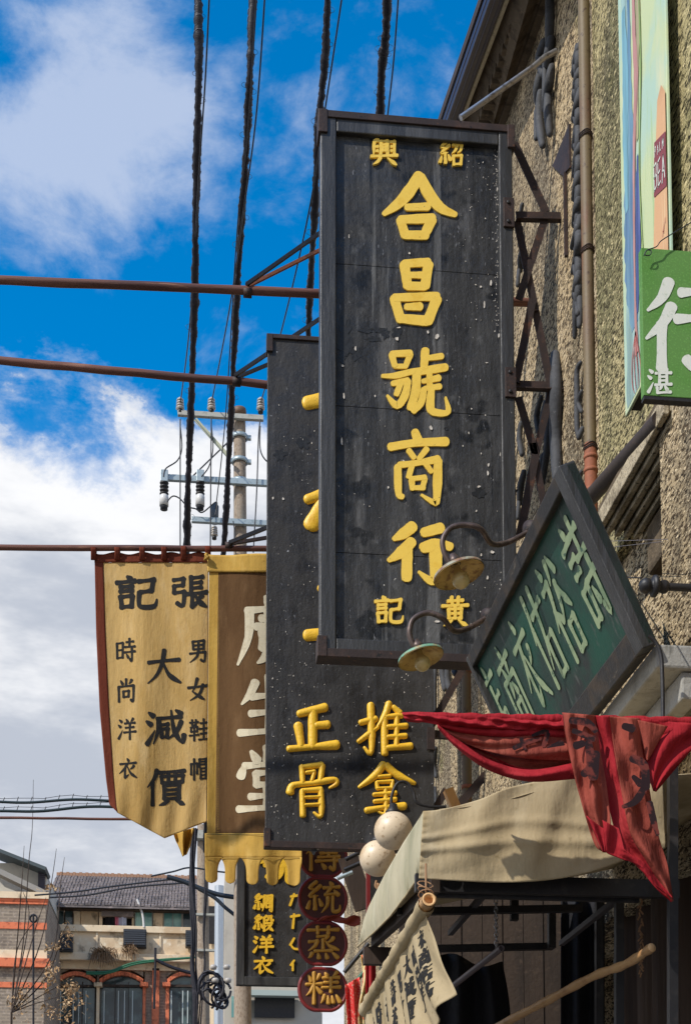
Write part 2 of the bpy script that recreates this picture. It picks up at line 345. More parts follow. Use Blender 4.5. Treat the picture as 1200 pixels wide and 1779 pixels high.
GL = {
'興': 'p28,8,14,14,13,60;h14,32,26,31;h14,47,26,46;v38,12,37,58;h38,12,62,10;v62,10,62,58;h43,24,57,23;h44,35,56,34;h44,46,56,45;v44,35,44,46;v56,34,56,46;h74,14,87,12;v87,12,86,60;h75,31,86,30;h75,46,86,45;h3,66,97,63;p36,72,26,86,10,96;n62,72,76,84,94,98',
'紹': SI+';h56,14,90,11;p90,11,86,36,74,44;p72,14,66,34,52,48;v58,58,60,94;h58,58,90,56;v90,56,87,93;h60,92,88,90',
'記': YAN+';h56,18,92,14;v90,14,86,46;h60,50,86,46;k58,50,57,84,66,94,92,92,98,72',
'黄': 'h24,14,78,11;v38,0,40,27;v62,0,60,27;h4,31,96,28;v27,42,29,74;h27,42,73,40;v73,40,71,74;v50,29,50,74;h30,57,70,56;h30,74,71,73;p36,79,26,90,10,99;n62,79,76,90,94,99',
'張': 'h8,12,36,9;v36,9,34,28;h10,30,34,28;v10,30,10,50;h10,50,38,47;v38,47,34,88,18,80;v56,4,56,54;h56,8,88,5;h56,23,84,21;h56,38,84,36;h42,55,99,51;v60,56,58,92;t58,92,68,84,80,72;p86,60,78,68,70,72;n66,54,78,78,98,94',
'大': 'h8,36,50,32,94,31;p52,2,46,40,30,74,6,96;n50,40,66,74,98,97',
'減': SHUI+';h30,24,92,20;p34,24,32,60,20,94;h38,42,58,40;v41,54,42,76;h41,54,57,52;v57,52,55,76;h42,76,56,75;n66,2,72,50,84,80,96,94;d98,94,99,72;p92,34,80,62,58,82;d78,2,92,12',
'價': REN+';h32,9,98,6;v38,20,40,38;h38,20,94,18;v94,18,92,36;v56,8,56,36;v74,8,74,36;h40,38,92,36;v45,46,45,82;h45,46,84,44;v84,44,84,82;h45,58,84,57;h45,70,84,69;h45,82,84,81;p54,86,46,94,32,99;n74,86,84,92,97,99',
'男': 'v22,8,25,42;h22,8,78,5;v78,5,76,42;h24,25,76,23;v50,7,50,42;h25,42,76,40;h8,60,82,55;v84,54,80,94,62,88;p50,44,42,74,8,98',
'女': 'p46,2,34,40,22,58;n22,58,48,76,80,96;p74,30,56,72,12,98;h2,42,98,35',
'鞋': 'h2,16,46,14;v14,4,15,28;v34,4,33,28;h14,28,34,27;v8,38,9,58;h8,38,42,36;v42,36,40,58;h9,58,41,56;h0,75,48,72;v25,28,25,99;h58,20,92,18;v75,2,75,46;h52,46,98,44;h58,68,92,66;v75,50,75,94;h50,95,99,93',
'帽': 'v6,26,6,74;h6,26,40,24;v40,24,40,72;v23,4,23,99;v52,6,53,42;h52,6,92,5;v92,5,91,42;h56,18,88,17;h56,30,88,30;v60,48,60,96;h60,48,90,47;v90,47,90,96;h60,63,90,62;h60,79,90,78;h60,95,90,94',
'時': 'v6,20,8,82;h6,20,36,18;v36,18,35,80;h8,48,35,47;h8,80,35,78;'+CUN,
'尚': 'v50,2,50,28;d22,8,32,22;p78,6,72,16,64,22;v12,34,14,97;h12,34,88,30;v88,30,86,95,74,90;v36,54,37,78;h36,54,64,52;v64,52,62,76;h37,78,63,76',
'洋': SHUI+';d46,4,54,16;p84,2,78,10,70,16;h38,24,94,22;h42,44,88,42;h33,66,99,63;v66,24,66,99',
'衣': 'd46,2,54,14;h8,28,94,24;p46,28,32,50,4,74;v34,50,34,92;t34,94,44,88,56,78;p82,38,74,48,62,54;n48,42,66,74,98,96',
'廣': 'd50,0,56,10;h18,20,98,15;p22,20,20,60,2,100;h42,32,84,30;v54,24,54,40;v72,24,72,40;h34,44,92,42;v44,52,44,76;h44,52,80,50;v80,50,80,76;h44,64,80,63;h44,76,80,75;v62,44,62,76;p54,82,46,92,36,98;n70,82,80,90,92,98',
'生': 'p30,10,20,30,6,46;h24,34,88,30;v54,0,54,92;h22,62,84,58;h2,94,98,90',
'堂': 'v50,0,50,20;d24,6,34,20;p78,4,72,14,64,20;d12,28,6,44;h12,28,94,24;d92,26,84,40;v32,40,33,58;h32,40,70,38;v70,38,68,56;h33,58,68,56;h22,76,80,73;v50,58,50,92;h2,95,98,92',
'綢': SI+';p56,10,54,60,46,98;h56,10,94,8;v94,8,92,94,84,90;h62,26,84,25;v73,16,73,40;h62,41,84,40;v65,54,66,76;h65,54,84,53;v84,53,82,76;h66,76,83,75',
'緞': SI+';p66,6,60,12,54,16;v55,16,55,98;h55,34,68,32;h55,52,68,50;t48,78,58,72,70,64;p78,8,76,26,70,38;h78,8,92,7;v90,8,90,32;h90,34,99,32;h72,50,94,48;p92,48,80,76,62,96;n74,58,84,80,99,97',
'傳': REN+';h34,14,96,12;v66,0,66,58;v43,24,44,46;h43,24,88,22;v88,22,87,46;h44,35,87,34;h44,47,87,46;h36,59,96,57;h30,71,99,68;v82,61,82,97,70,90;d46,78,56,92',
'統': SI+';d70,2,76,12;h52,20,97,17;p72,20,64,32,56,40;h56,41,90,38;d82,28,94,42;p64,50,62,74,46,97;k78,48,78,86,84,94,97,90,99,74',
'蒸': 'h6,12,94,10;v34,2,35,22;v66,2,65,22;h34,32,64,30;p64,30,58,38,52,42;v50,42,50,70;h10,48,34,46;p34,46,26,62,8,76;p80,36,72,46,62,50;n56,44,70,62,96,74;h26,77,76,75;p18,84,14,92,8,98;d36,84,38,98;d58,84,62,98;d78,82,92,97',
'糕': 'd8,10,16,28;p40,8,34,20,28,26;h2,38,46,36;v24,2,24,98;p22,42,14,60,2,72;d28,44,44,64;d56,2,62,12;p90,0,84,8,78,12;h50,18,96,16;h54,32,92,31;h48,48,99,46;v73,18,73,62;p54,72,50,86,44,96;d64,74,66,96;d76,74,80,94;d88,70,99,92',
'詩': YAN+';'+CUN,
'裕': 'd20,2,28,12;h6,24,38,21;p40,20,28,42,4,64;v24,46,24,99;d30,50,42,60;p66,6,60,18,52,26;d78,4,92,20;p72,28,62,46,46,62;n72,28,82,44,99,58;v58,68,59,96;h58,68,88,66;v88,66,86,95;h59,96,87,94',
'佑': REN+';h34,26,98,21;p68,2,58,44,30,82;v56,56,57,95;h56,56,90,54;v90,54,88,94;h57,94,89,92',
'商': 'd48,0,53,12;h6,21,94,16;d34,24,40,34;p66,22,62,28,58,34;v14,38,14,99;h14,38,88,36;v88,36,88,97,74,92;p44,44,40,52,34,58;d56,44,66,56;v36,66,37,88;h36,66,66,64;v66,64,64,87;h37,88,64,87',
'店': 'd48,0,54,10;h16,18,94,15;p20,18,18,60,2,99;v54,26,54,58;h54,41,86,38;v36,62,38,95;h36,62,84,59;v84,59,82,94;h38,95,82,93',
'湛': SHUI+';h34,20,98,18;v50,4,50,62;v80,4,80,62;h50,34,80,33;h50,49,80,48;h32,66,99,63;v40,76,42,97;h42,97,96,94;p58,70,54,80,50,86;d72,70,82,86',
'號': 'v12,6,15,26;h12,6,36,5;v36,5,32,26;h15,27,33,26;h2,38,46,34;h16,48,44,46;v44,46,40,88,22,80;v64,0,64,20;h64,10,92,7;h54,22,98,18;p54,22,52,60,36,99;h62,36,88,33;v70,26,72,44;h62,50,84,47;p64,56,62,74,50,92;k80,52,80,88,86,96,97,92,99,76',
'行': 'p34,2,24,20,4,34;p38,30,26,48,2,66;v24,50,24,100;h52,14,94,12;h46,44,99,42;v76,44,76,98,60,90',
}
def stroke(mb, pts, wid, mp, prof='flat', h=.01, n=5, jit=.04):
    """pts 2-D in drawing units, wid full widths; mp(x, y, height) -> world point"""
    P = [Vector((p[0], p[1], 0)) for p in pts]
    S = spline(P, n) if len(P) > 2 else [P[0].lerp(P[1], k/6) for k in range(7)]
    L = [0]
    for a, b in zip(S, S[1:]): L.append(L[-1]+(b-a).length)
    T = L[-1] or 1
    def wat(s):
        q = s*(len(wid)-1); i = min(int(q), len(wid)-2); return wid[i]+(wid[i+1]-wid[i])*(q-i)
    rows = []
    d0 = (S[1]-S[0]).normalized(); d1 = (S[-1]-S[-2]).normalized(); w0, w1 = wid[0], wid[-1]
    for t in (.98, .85, .5): rows.append((S[0]-d0*(w0/2*.75*t), d0, w0*math.sqrt(1-t*t)))
    for i, p in enumerate(S):
        d = (S[min(i+1, len(S)-1)]-S[max(i-1, 0)]).normalized()
        rows.append((p, d, wat(L[i]/T)*(1+rnd.uniform(-jit, jit))))
    for t in (.5, .85, .98): rows.append((S[-1]+d1*(w1/2*.75*t), d1, w1*math.sqrt(1-t*t)))
    if prof == 'flat': cols = [(-1, 0), (-.985, 1), (.985, 1), (1, 0)]
    elif prof == 'round': cols = [(-math.cos(a*math.pi/8), math.sin(a*math.pi/8)) for a in range(9)]
    else: cols = [(-1, 1), (0, 1), (1, 1)]
    hh = h*(1+rnd.uniform(0, .12)); vs = []
    for p, d, ww in rows:
        nrm = Vector((-d.y, d.x, 0)); k = 1 if prof != 'round' else min(1, ww/max(max(wid)*.7, 1e-6))
        for c, z in cols:
            q = p+nrm*(c*ww/2); vs.append(mp(q.x, q.y, z*hh*k))
    W = len(cols)
    mb.add(vs, [(j*W+i, j*W+i+1, (j+1)*W+i+1, (j+1)*W+i) for j in range(len(rows)-1) for i in range(W-1)], 0, prof == 'round')
def glyph(ch, box, wd, mp, prof='flat', h=.01, slant=.0, n=4):
    """box x0,y0,x1,y1 in drawing units, wd stroke width as a share of the box height"""
    mb = MB(); x0, y0, x1, y1 = box; sx = (x1-x0)/100; sy = (y1-y0)/100; W = wd*(abs(sx)+abs(sy))*50
    for s in GL[ch].split(';'):
        k = s[0]; a = [float(q) for q in s[1:].split(',')]
        pts = [(x0+a[i]*sx, y0+a[i+1]*sy-slant*a[i]*sy) for i in range(0, len(a), 2)]
        stroke(mb, pts, [W*q for q in PROF[k]], mp, prof, h, n)
    return mb
def traced(strokes, mp, prof, h):
    mb = MB()
    for s in strokes: stroke(mb, [(p[0], p[1]) for p in s], [p[2] for p in s], mp, prof, h)
    return mb

# ================================================================== GROUND AND BUILDINGS
g = MB(); g.box((-1500, -1500, -.5), (1500, 1500, 0)); obj('ground', g, m_pave, kind='structure')
g = MB(); g.box((-4.4, -30, 0), (.2, 120, .004)); obj('road', g, m_asph, kind='structure')
g = MB(); g.box((.2, -30, 0), (1.94, 60, .13)); obj('pavement', g, m_pave, kind='structure', bevel=.01)

WX = 1.94
# --- the shop house the signs hang from
eo0, eo1 = PX(840, 30, 1.61), PX(780, 200, 1.61)
ei0, ei1 = PX(940, 30, WX), PX(880, 200, WX)
def along(a, b, Y): t = (Y-a.y)/(b.y-a.y); return a+(b-a)*t
house = thing('shop_house', 'tan pebbledash shop house with moulded eaves along the right side of the street', 'building', (WX+.15, 8, 0))
wt = lambda Y: along(ei0, ei1, Y).z
top = [(2.4, wt(5.0)), (5.0, wt(5.0)), (10.5, wt(10.5)), (18.8, wt(10.5)+.2)]
mb = MB()
mb.prism([(WX, 2.4, 3.12)]+[(WX, y, z) for y, z in top]+[(WX, 18.8, 3.12)], (.3, 0, 0))
mb.box((WX, 7.3, 0), (WX+.3, 18.8, 3.12)); mb.box((WX, 2.4, 0), (WX+.3, 3.2, 3.12))
obj('wall', mb, m_wall, house)
mb = MB(); mb.box((WX+.3, 2.4, 0), (8, 2.6, 6)); mb.box((WX+.3, 18.6, 0), (8, 18.8, 7)); mb.box((7.8, 2.6, 0), (8, 18.6, 7)); obj('rear_wall', mb, m_wall, house)
# roof, fascia, soffit, dentils
def strip(a0, a1, Ya, Yb, w, t, mat, name, dz=0, dx=0):
    p, q = along(a0, a1, Ya), along(a0, a1, Yb); m = MB()
    m.bar(p+Vector((dx, 0, dz)), q+Vector((dx, 0, dz)), w, t); return obj(name, m, mat, house, bevel=.004)
Y0, Y1 = 5.2, 10.4
strip(eo0, eo1, Y0, Y1, .085, .10, m_fascia, 'gutter', .02, .03)
for k, (dx, dz) in enumerate(((-.012, .02), (.02, -.035), (.055, -.035))):
    strip(eo0, eo1, Y0, Y1, .012, .012, m_fascia, 'gutter_lip', dz, dx)
strip(eo0, eo1, Y0, Y1, .026, .03, m_creamstrip, 'batten', -.015, .088)
mb = MB(); a, b, c, d = [along(eo0, eo1, Y)+Vector((.09, 0, .015)) for Y in (Y0, Y1)]+[along(ei0, ei1, Y)+Vector((.02, 0, .03)) for Y in (Y1, Y0)]
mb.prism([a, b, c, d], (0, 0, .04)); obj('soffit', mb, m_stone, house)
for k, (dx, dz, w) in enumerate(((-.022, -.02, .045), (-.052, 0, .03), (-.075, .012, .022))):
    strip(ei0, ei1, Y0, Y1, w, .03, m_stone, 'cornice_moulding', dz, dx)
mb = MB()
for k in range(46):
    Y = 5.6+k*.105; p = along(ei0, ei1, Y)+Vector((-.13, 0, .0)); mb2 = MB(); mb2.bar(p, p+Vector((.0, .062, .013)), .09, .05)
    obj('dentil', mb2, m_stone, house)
mb = MB(); r0, r1 = along(eo0, eo1, 5.2), along(eo0, eo1, 10.4)
mb.prism([r0+Vector((-.02, 0, .09)), r1+Vector((-.02, 0, .09)), r1+Vector((2.5, 0, 1.5)), r0+Vector((2.5, 0, 1.5))], (0, 0, .06)); obj('roof', mb, m_darkbrown, house)
# raised pilaster strips of mossy render
mb = MB(); mb.box((WX-.055, 5.45, 4.76), (WX+.01, 6.25, 8.6)); obj('pilaster', mb, m_wall2, house, bevel=.012)
mb = MB(); mb.box((1.74, 4.0, 3.76), (WX+.01, 4.97, 4.90)); obj('pilaster', mb, m_wall, house, bevel=.01)
mb = MB(); mb.box((1.742, 4.0, 4.90), (WX+.01, 4.95, 8.6)); obj('pilaster', mb, m_wall2, house, bevel=.01)
# stepped moulding that runs along the wall under the sloping gutter
for k in range(6):
    X0 = 1.70+.036*k; z = 4.705-.014*k
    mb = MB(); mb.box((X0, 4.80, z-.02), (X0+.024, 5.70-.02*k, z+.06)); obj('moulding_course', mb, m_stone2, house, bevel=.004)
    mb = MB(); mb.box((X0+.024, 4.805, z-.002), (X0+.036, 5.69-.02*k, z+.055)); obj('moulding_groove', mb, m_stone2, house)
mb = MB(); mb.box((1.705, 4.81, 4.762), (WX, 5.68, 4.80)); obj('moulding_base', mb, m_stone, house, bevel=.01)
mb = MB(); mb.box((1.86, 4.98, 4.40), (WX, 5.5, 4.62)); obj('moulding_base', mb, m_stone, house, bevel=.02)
# concrete ledge with ribs under it
mb = MB(); mb.box((1.62, 4.70, 3.655), (WX, 5.95, 3.745)); obj('ledge', mb, m_conc, house, bevel=.01)
mb = MB(); mb.box((1.72, 4.72, 3.55), (1.79, 5.9, 3.652)); obj('ledge_rib', mb, m_conc, house, bevel=.008)
mb = MB(); pts = [(1.80, 4.9, 3.652), (1.80, 4.9, 3.55), (1.84, 4.9, 3.47), (WX, 4.9, 3.36), (WX, 4.9, 3.652)]
for y in (4.74, 5.45):
    q = MB(); q.prism([(a, y, c) for a, b, c in pts], (0, .07, 0)); obj('ledge_bracket', q, m_conc, house, bevel=.006)

# triangular iron hood and its stem on the wall
hd = thing('wall_hood', 'small dark triangular iron hood on the wall left of the brown downpipe', 'hood', PX(975, 300, WX))
mb = MB(); P = lambda x, y, dx=0: PX(x, y, WX-.012-dx)
mb.prism([P(988, 214), P(989, 290), P(976, 304), P(959, 288)], (.03, 0, 0)); obj('hood_plate', mb, m_rust, hd)
mb = MB(); mb.bar(P(981, 300), P(983, 445), .016, .02, (0, 1, 0)); obj('stem', mb, m_rust, hd)

# --- brown downpipes
def pipe(px, y0, y1, r, joints, label, mats, X=WX-.09):
    a = PX(px, (y0+y1)/2, X); Yp = a.y
    zt, zb = PY(px, y0, Yp).z, PY(px, y1, Yp).z
    o = thing('downpipe', label, 'pipe', (X, Yp, zb), 'brown downpipes')
    m = MB(); m.tube([(X, Yp, zb+(zt-zb)*k/12) for k in range(13)], r, 14); obj('pipe', m, mats[0], o)
    for j in joints:
        z = PY(px, j[0], Yp).z; q = MB()
        if j[1] == 'w':
            for dz in (0, .012, -.008): q.tube([(X+math.cos(t)*(r+.004), Yp+math.sin(t)*(r+.004), z+dz+.005*math.sin(t*3)) for t in [k*math.pi/8 for k in range(17)]], .0028, 5)
            obj('wire_tie', q, m_rust, o)
        else:
            q.lathe((X, Yp, z), (0, 0, 1), [(-.014, r), (-.012, r+.007), (.012, r+.007), (.014, r)]); obj('collar', q, mats[1], o)
    return o, Yp
o, Yp = pipe(1019, -60, 775, .029, [(237, 'w'), (436, 'w'), (778, 'w')], 'long brown downpipe beside the green plaque and painted poster', (m_pipe, m_pipe2))
zt, zb = PY(1025, 772, Yp).z, PY(1025, 905, Yp).z
q = MB(); q.tube([(WX-.09, Yp, zb), (WX-.09, Yp, zt)], .031, 14); obj('terracotta_section', q, m_pipe2, o)
for y in (795, 818, 852):
    z = PY(1025, y, Yp).z; q = MB(); q.lathe((WX-.09, Yp, z), (0, 0, 1), [(-.010, .03), (-.008, .035), (.008, .035), (.010, .03)], 16); obj('collar', q, m_pipe2, o)
pipe(811, 1130, 1580, .034, [(1166, 'c'), (1310, 'c'), (1368, 'c')], 'dark brown downpipe behind the red banner, right of the lower black sign', (m_pipe, m_pipe2))
# sloping gutter pipe
a, b = PX(1022, 868, 1.72), PX(1148, 728, 1.72)
q = MB(); q.tube([a, a.lerp(b, .5), b], .036, 14); obj('gutter_pipe', q, M('dark sooty pipe', (.040, .027, .022), .6, 0, [(10, .5, .7, (.08, .048, .034))], [(40, .002)]), None, 'sloping dark gutter pipe above the stepped stone moulding', 'pipe')

# --- plaster ornaments: hanging bunches of rounded fingers
def ornament(fingers, label, X=WX-.02, grp='grey plaster ornaments on the wall'):
    a = PX(fingers[0][0][0], fingers[0][0][1], X); o = thing('wall_ornament', label, 'ornament', (WX, a.y, a.z), grp)
    for f in fingers:
        r = f[-1]; P_ = [PX(x, y, X-.008*(i % 2)-rnd.uniform(0, .02)) for i, (x, y) in enumerate(f[:-1])]
        S = spline(P_, 4) if len(P_) > 2 else P_
        k = P_[0].y/2400; n = len(S)
        rs = [r*k*(.75+.35*math.sin(math.pi*(i+.6)/(n+.2))) for i in range(n)] if n > 2 else r*k
        m = MB(); m.tube(S, rs, 10, rounded=True); obj('drop', m, m_orn, o)
ornament([[(954, -30), (955, 30), (953, 80), 8.5], [(945, 72), (938, 100), (944, 128), 9], [(957, 66), (953, 92), (950, 118), 9], [(941, 118), (934, 150), (933, 176), 8],
          [(958, 116), (954, 142), (950, 160), 8.5], [(946, 100), (946, 150), (944, 190), 5], [(938, 160), (936, 205), (942, 252), 7.5], [(953, 150), (951, 190), (955, 232), 7.5], [(931, 192), (931, 240), 4.5]],
         'long bunch of grey plaster drops high on the wall beside the steel rod')
L1 = []
for i, y in enumerate(range(72, 470, 44)):
    k_ = rnd.uniform(-6, 6); L1 += [[(1007, y+k_), (1002, y+22), (996+rnd.uniform(-2, 2), y+52+k_), 7], [(1003, y+8), (1005, y+40), (1001, y+72), 7.5], [(997, y+26), (998, y+44), (1001, y+60), 4]]
ornament(L1, 'narrow chain of grey plaster leaves close behind the long brown downpipe')
ornament([[(1002, 498), (999, 530), (998, 585), 5], [(1006, 490), (1007, 530), (1006, 566), 6], [(1000, 505), (1003, 545), 5]], 'short grey plaster leaf cluster beside the downpipe, halfway down it')
ornament([[(1008, 630), (1002, 645), (1002, 680), (1002, 740), (1005, 758), 5], [(1010, 680), (1004, 700), (1010, 715), 4.5], [(1011, 745), (1005, 760), 5], [(1009, 820), (1004, 840), (1007, 860), 5]], 'grey plaster scroll shaped like a bracket beside the downpipe, above the green plaque')
ornament([[(964, 616), (965, 680), (965, 760), (967, 830), 11], [(953, 625), (955, 650), (952, 690), 6], [(948, 700), (944, 730), (946, 760), 7], [(952, 720), (950, 780), (941, 840), 6],
          [(940, 690), (932, 720), (934, 750), 5], [(944, 790), (938, 820), (936, 850), 6]], 'tallest smooth grey plaster drop, rounded on top, above the green plaque')
ornament([[(905, 395), (903, 412), (906, 428), 5], [(908, 430), (903, 450), (904, 470), 5], [(901, 470), (899, 495), 4], [(907, 355), (904, 372), 4]], 'small grey plaster cluster behind the upper iron bracket of the tall sign')
ornament([[(905, 735), (902, 760), (906, 790), 5], [(910, 820), (904, 845), (902, 875), 6], [(901, 870), (899, 900), 4]], 'small grey plaster cluster behind the lower iron bracket of the tall sign')
ornament([[(771, 1130), (768, 1165), (772, 1198), 5.5], [(779, 1130), (777, 1180), (781, 1198), 5.5], [(787, 1125), (789, 1160), (790, 1172), 5], [(757, 1150), (754, 1190), (755, 1235), 4.5]], 'dark grey plaster drops just below the bottom edge of the tall black sign')
ornament([[(757, 1300), (754, 1330), (757, 1350), 4], [(755, 1370), (757, 1400), 3.5]], 'thin grey plaster drops right of the lower black sign')

# --- stay rod from the wall to the top of the tall sign
a = PX(966, 88, WX-.02); b = PY(800, 204, 7.06)
q = MB(); c = a.lerp(b, .12)+Vector((0, 0, .012)); q.tube([a, c, a.lerp(b, .25), b], .016, 10)
obj('stay_rod', q, m_steel, None, 'bare grey steel rod from the wall down to the top of the tall black sign', 'rod')

# ================================================================== TALL BLACK SIGN
S1 = 7.0
XL, XR = PY(556, 660, S1).x, PY(894, 660, S1).x
ZT, ZB = PY(556, 194, S1).z, PY(556, 1137, S1).z
sg = thing('shop_sign', 'tall black shop sign with five large gold characters, its top the highest of the signs', 'sign', ((XL+XR)/2, S1+.03, ZB))
u = S1/2400*1.0
fw = .105
zs = [ZB+.01, PY(700, 960, S1).z, PY(700, 705, S1).z, PY(700, 458, S1).z, ZT-.01]
for z0, z1 in zip(zs, zs[1:]):
    mb = MB(); mb.box((XL+.01, S1+.035, z0+.0012), (XR-.01, S1+.075, z1-.0012)); obj('panel_board', mb, m_board, sg, bevel=.0015)
for nm, a, b in (('frame_board', (XL, S1, ZB), (XL+fw*.82, S1+.09, ZT)), ('frame_board', (XR-fw*.72, S1, ZB), (XR, S1+.09, ZT)),
                 ('frame_board', (XL+fw*.82+.002, S1+.003, ZT-fw*.95), (XR-fw*.72-.002, S1+.09, ZT)), ('frame_board', (XL+fw*.82+.002, S1+.003, ZB), (XR-fw*.72-.002, S1+.09, ZB+fw*.9))):
    m = MB(); m.box(a, b); obj(nm, m, m_frame, sg, bevel=.006)
for z, s in ((ZT, 1), (ZB, -1)):
    m = MB(); m.box((XL-.012, S1-.008, z-.028 if s > 0 else z-.012), (XR+.012, S1+.10, z+.012 if s > 0 else z+.034)); obj('steel_edge', m, m_rust, sg, bevel=.003)
    for x0, x1 in ((XL-.013, XL+.038), (XR-.028, XR+.013)):
        m = MB(); m.box((x0, S1-.012, z-.12 if s > 0 else z-.013), (x1, S1+.101, z+.013 if s > 0 else z+.10)); obj('corner_plate', m, m_rust, sg, bevel=.003)
for yy in (370, 665):
    z = PY(880, yy, S1).z; m = MB(); m.box((XR-.055, S1-.012, z-.085), (XR+.006, S1+.10, z+.085)); pl = obj('hinge_plate', m, m_rust, sg, bevel=.003)
    for dz in (-.055, .055):
        m = MB(); m.lathe((XR-.028, S1-.012, z+dz), (0, -1, 0), [(0, .010), (.006, .010), (.008, .006), (.008, 0)], 8); obj('bolt', m, m_dark, pl)
FP = S1+.035
def mA(ox, oy, s, Yp): return lambda x, y, h: PY(ox+x/s, oy+y/s, Yp)+Vector((0, -h, 0))
mza, mzb = mA(540, 180, 3.158, FP), mA(540, 580, 3.068, FP)
T1 = [
 (mza, [[(592, 398, 52), (548, 470, 62), (485, 545, 52), (400, 608, 24)], [(600, 408, 50), (648, 500, 56), (710, 575, 52), (790, 612, 28)], [(525, 572, 34), (640, 568, 40)],
        [(490, 640, 42), (518, 728, 42)], [(490, 640, 42), (665, 632, 48)], [(662, 640, 50), (622, 722, 46)], [(515, 724, 42), (630, 726, 44)]]),
 (mza, [[(512, 885, 52), (530, 1005, 46)], [(512, 882, 44), (642, 872, 44)], [(642, 885, 54), (625, 1005, 50)], [(530, 944, 32), (620, 944, 36)], [(530, 1004, 46), (622, 1006, 46)],
        [(457, 1070, 50), (492, 1190, 46)], [(457, 1068, 42), (690, 1060, 46)], [(688, 1075, 56), (640, 1198, 54)], [(522, 1118, 34), (598, 1116, 44)], [(490, 1182, 48), (636, 1196, 54)]]),
 (mzb, [[(430, 112, 36), (446, 172, 32)], [(430, 110, 36), (528, 106, 40)], [(528, 112, 38), (503, 176, 32)], [(445, 176, 26), (505, 176, 28)], [(380, 228, 22), (450, 226, 38), (545, 202, 32)],
        [(435, 268, 32), (515, 250, 34)], [(478, 262, 36), (455, 325, 34)], [(515, 255, 38), (500, 330, 46), (458, 385, 44), (406, 332, 14)],
        [(608, 92, 48), (602, 178, 42)], [(612, 134, 30), (695, 122, 38)], [(545, 208, 44), (715, 182, 48)], [(562, 205, 48), (558, 300, 52), (530, 398, 46)], [(596, 256, 28), (680, 238, 40)],
        [(630, 205, 34), (632, 280, 34)], [(605, 294, 28), (685, 284, 36)], [(600, 300, 36), (585, 370, 42), (545, 415, 36)], [(640, 300, 40), (636, 400, 48), (672, 424, 42), (730, 418, 32), (716, 342, 12)]]),
 (mzb, [[(553, 525, 40), (572, 575, 50)], [(422, 606, 44), (560, 584, 40), (718, 578, 50)], [(520, 625, 30), (548, 662, 30)], [(615, 618, 34), (575, 668, 28)], [(462, 712, 40), (466, 850, 40), (486, 872, 30)],
        [(470, 702, 34), (560, 692, 30), (675, 672, 44)], [(676, 680, 44), (670, 880, 50), (655, 902, 36), (588, 862, 14)], [(538, 700, 32), (520, 765, 30)], [(610, 695, 30), (640, 738, 26)],
        [(536, 780, 34), (540, 830, 26)], [(538, 775, 24), (606, 768, 30)], [(606, 775, 30), (594, 822, 28)], [(535, 824, 24), (600, 824, 28)]]),
 (mzb, [[(540, 1030, 56), (500, 1062, 56), (442, 1096, 24)], [(535, 1112, 52), (480, 1168, 58), (415, 1210, 24)], [(512, 1140, 54), (510, 1305, 50)], [(600, 1062, 46), (690, 1038, 54)],
        [(596, 1142, 46), (660, 1112, 30), (740, 1138, 44)], [(600, 1145, 50), (640, 1135, 50)], [(662, 1128, 62), (664, 1280, 60), (642, 1322, 44), (574, 1272, 14)]]),
]
for i_, (mp, st) in enumerate(T1): obj('character', traced([[(a_, b_, w_*(1.14, 1.06, .94, 1.02, 1.12)[i_]) for a_, b_, w_ in q_] for q_ in st], mp, 'flat', .008), m_gold, sg)
for ch, bxx, mp, wd in (('興', (325, 196, 476, 346), mza, .125), ('紹', (698, 216, 838, 350), mza, .125), ('記', (332, 1402, 492, 1550), mzb, .135), ('黄', (692, 1408, 840, 1562), mzb, .13)):
    obj('character', glyph(ch, bxx, wd, mp, 'flat', .012, .0), m_gold, sg)
# peeled spots: bare patches and curled flakes
def blob(mb, x, y, rx, ry, mp, h, k=9):
    vs = [mp(x, y, h)]
    for i in range(k):
        t = 2*math.pi*i/k; q = rnd.uniform(.5, 1.15); vs.append(mp(x+rx*q*math.cos(t), y+ry*q*math.sin(t), h+rnd.uniform(0, .0015)))
    mb.add(vs, [(0, i+1, (i+1) % k+1) for i in range(k)])
mb = MB()
for x, y, rx, ry in ((185, 1230, 42, 75), (185, 1330, 42, 70), (170, 1395, 22, 40), (240, 1370, 30, 25), (300, 1245, 50, 16), (370, 1240, 40, 18), (345, 1290, 60, 16), (410, 1262, 24, 36), (470, 1260, 30, 40)): blob(mb, x, y, rx, ry, mza, .0012, 15)
for x, y, rx, ry in ((180, 60, 40, 90), (245, 110, 30, 50), (895, 850, 40, 30), (720, 505, 14, 8), (1080, 840, 24, 26)): blob(mb, x, y, rx, ry, mzb, .0012, 15)
obj('bare_patch', mb, m_bare, sg, kind='stuff')
mb = MB()
FL = [(mza, q) for q in ((172, 1440, 9, 14), (208, 730, 5, 16), (930, 1005, 8, 8), (985, 985, 8, 26), (950, 1110, 6, 34), (692, 1280, 16, 24), (1028, 1275, 8, 18), (470, 1292, 14, 14), (538, 822, 8, 10), (902, 995, 8, 5), (905, 1185, 6, 5), (1020, 470, 5, 22), (955, 632, 6, 6), (640, 1255, 8, 16), (745, 1080, 5, 4), (480, 1230, 18, 7))]
FL += [(mzb, q) for q in ((168, 172, 10, 9), (175, 332, 6, 26), (340, 332, 7, 12), (640, 505, 14, 20), (165, 575, 8, 34), (410, 822, 7, 12), (1010, 645, 8, 18), (945, 700, 8, 14), (940, 745, 8, 18), (893, 815, 14, 10), (880, 945, 6, 10), (1052, 845, 14, 12), (928, 435, 6, 6), (935, 155, 10, 5), (93, 850, 5, 16), (236, 80, 8, 18), (965, 1165, 14, 16), (940, 1300, 8, 16), (905, 1180, 6, 12), (670, 1535, 20, 8), (905, 640, 5, 10), (840, 530, 5, 12), (808, 600, 5, 7), (855, 400, 5, 7))]
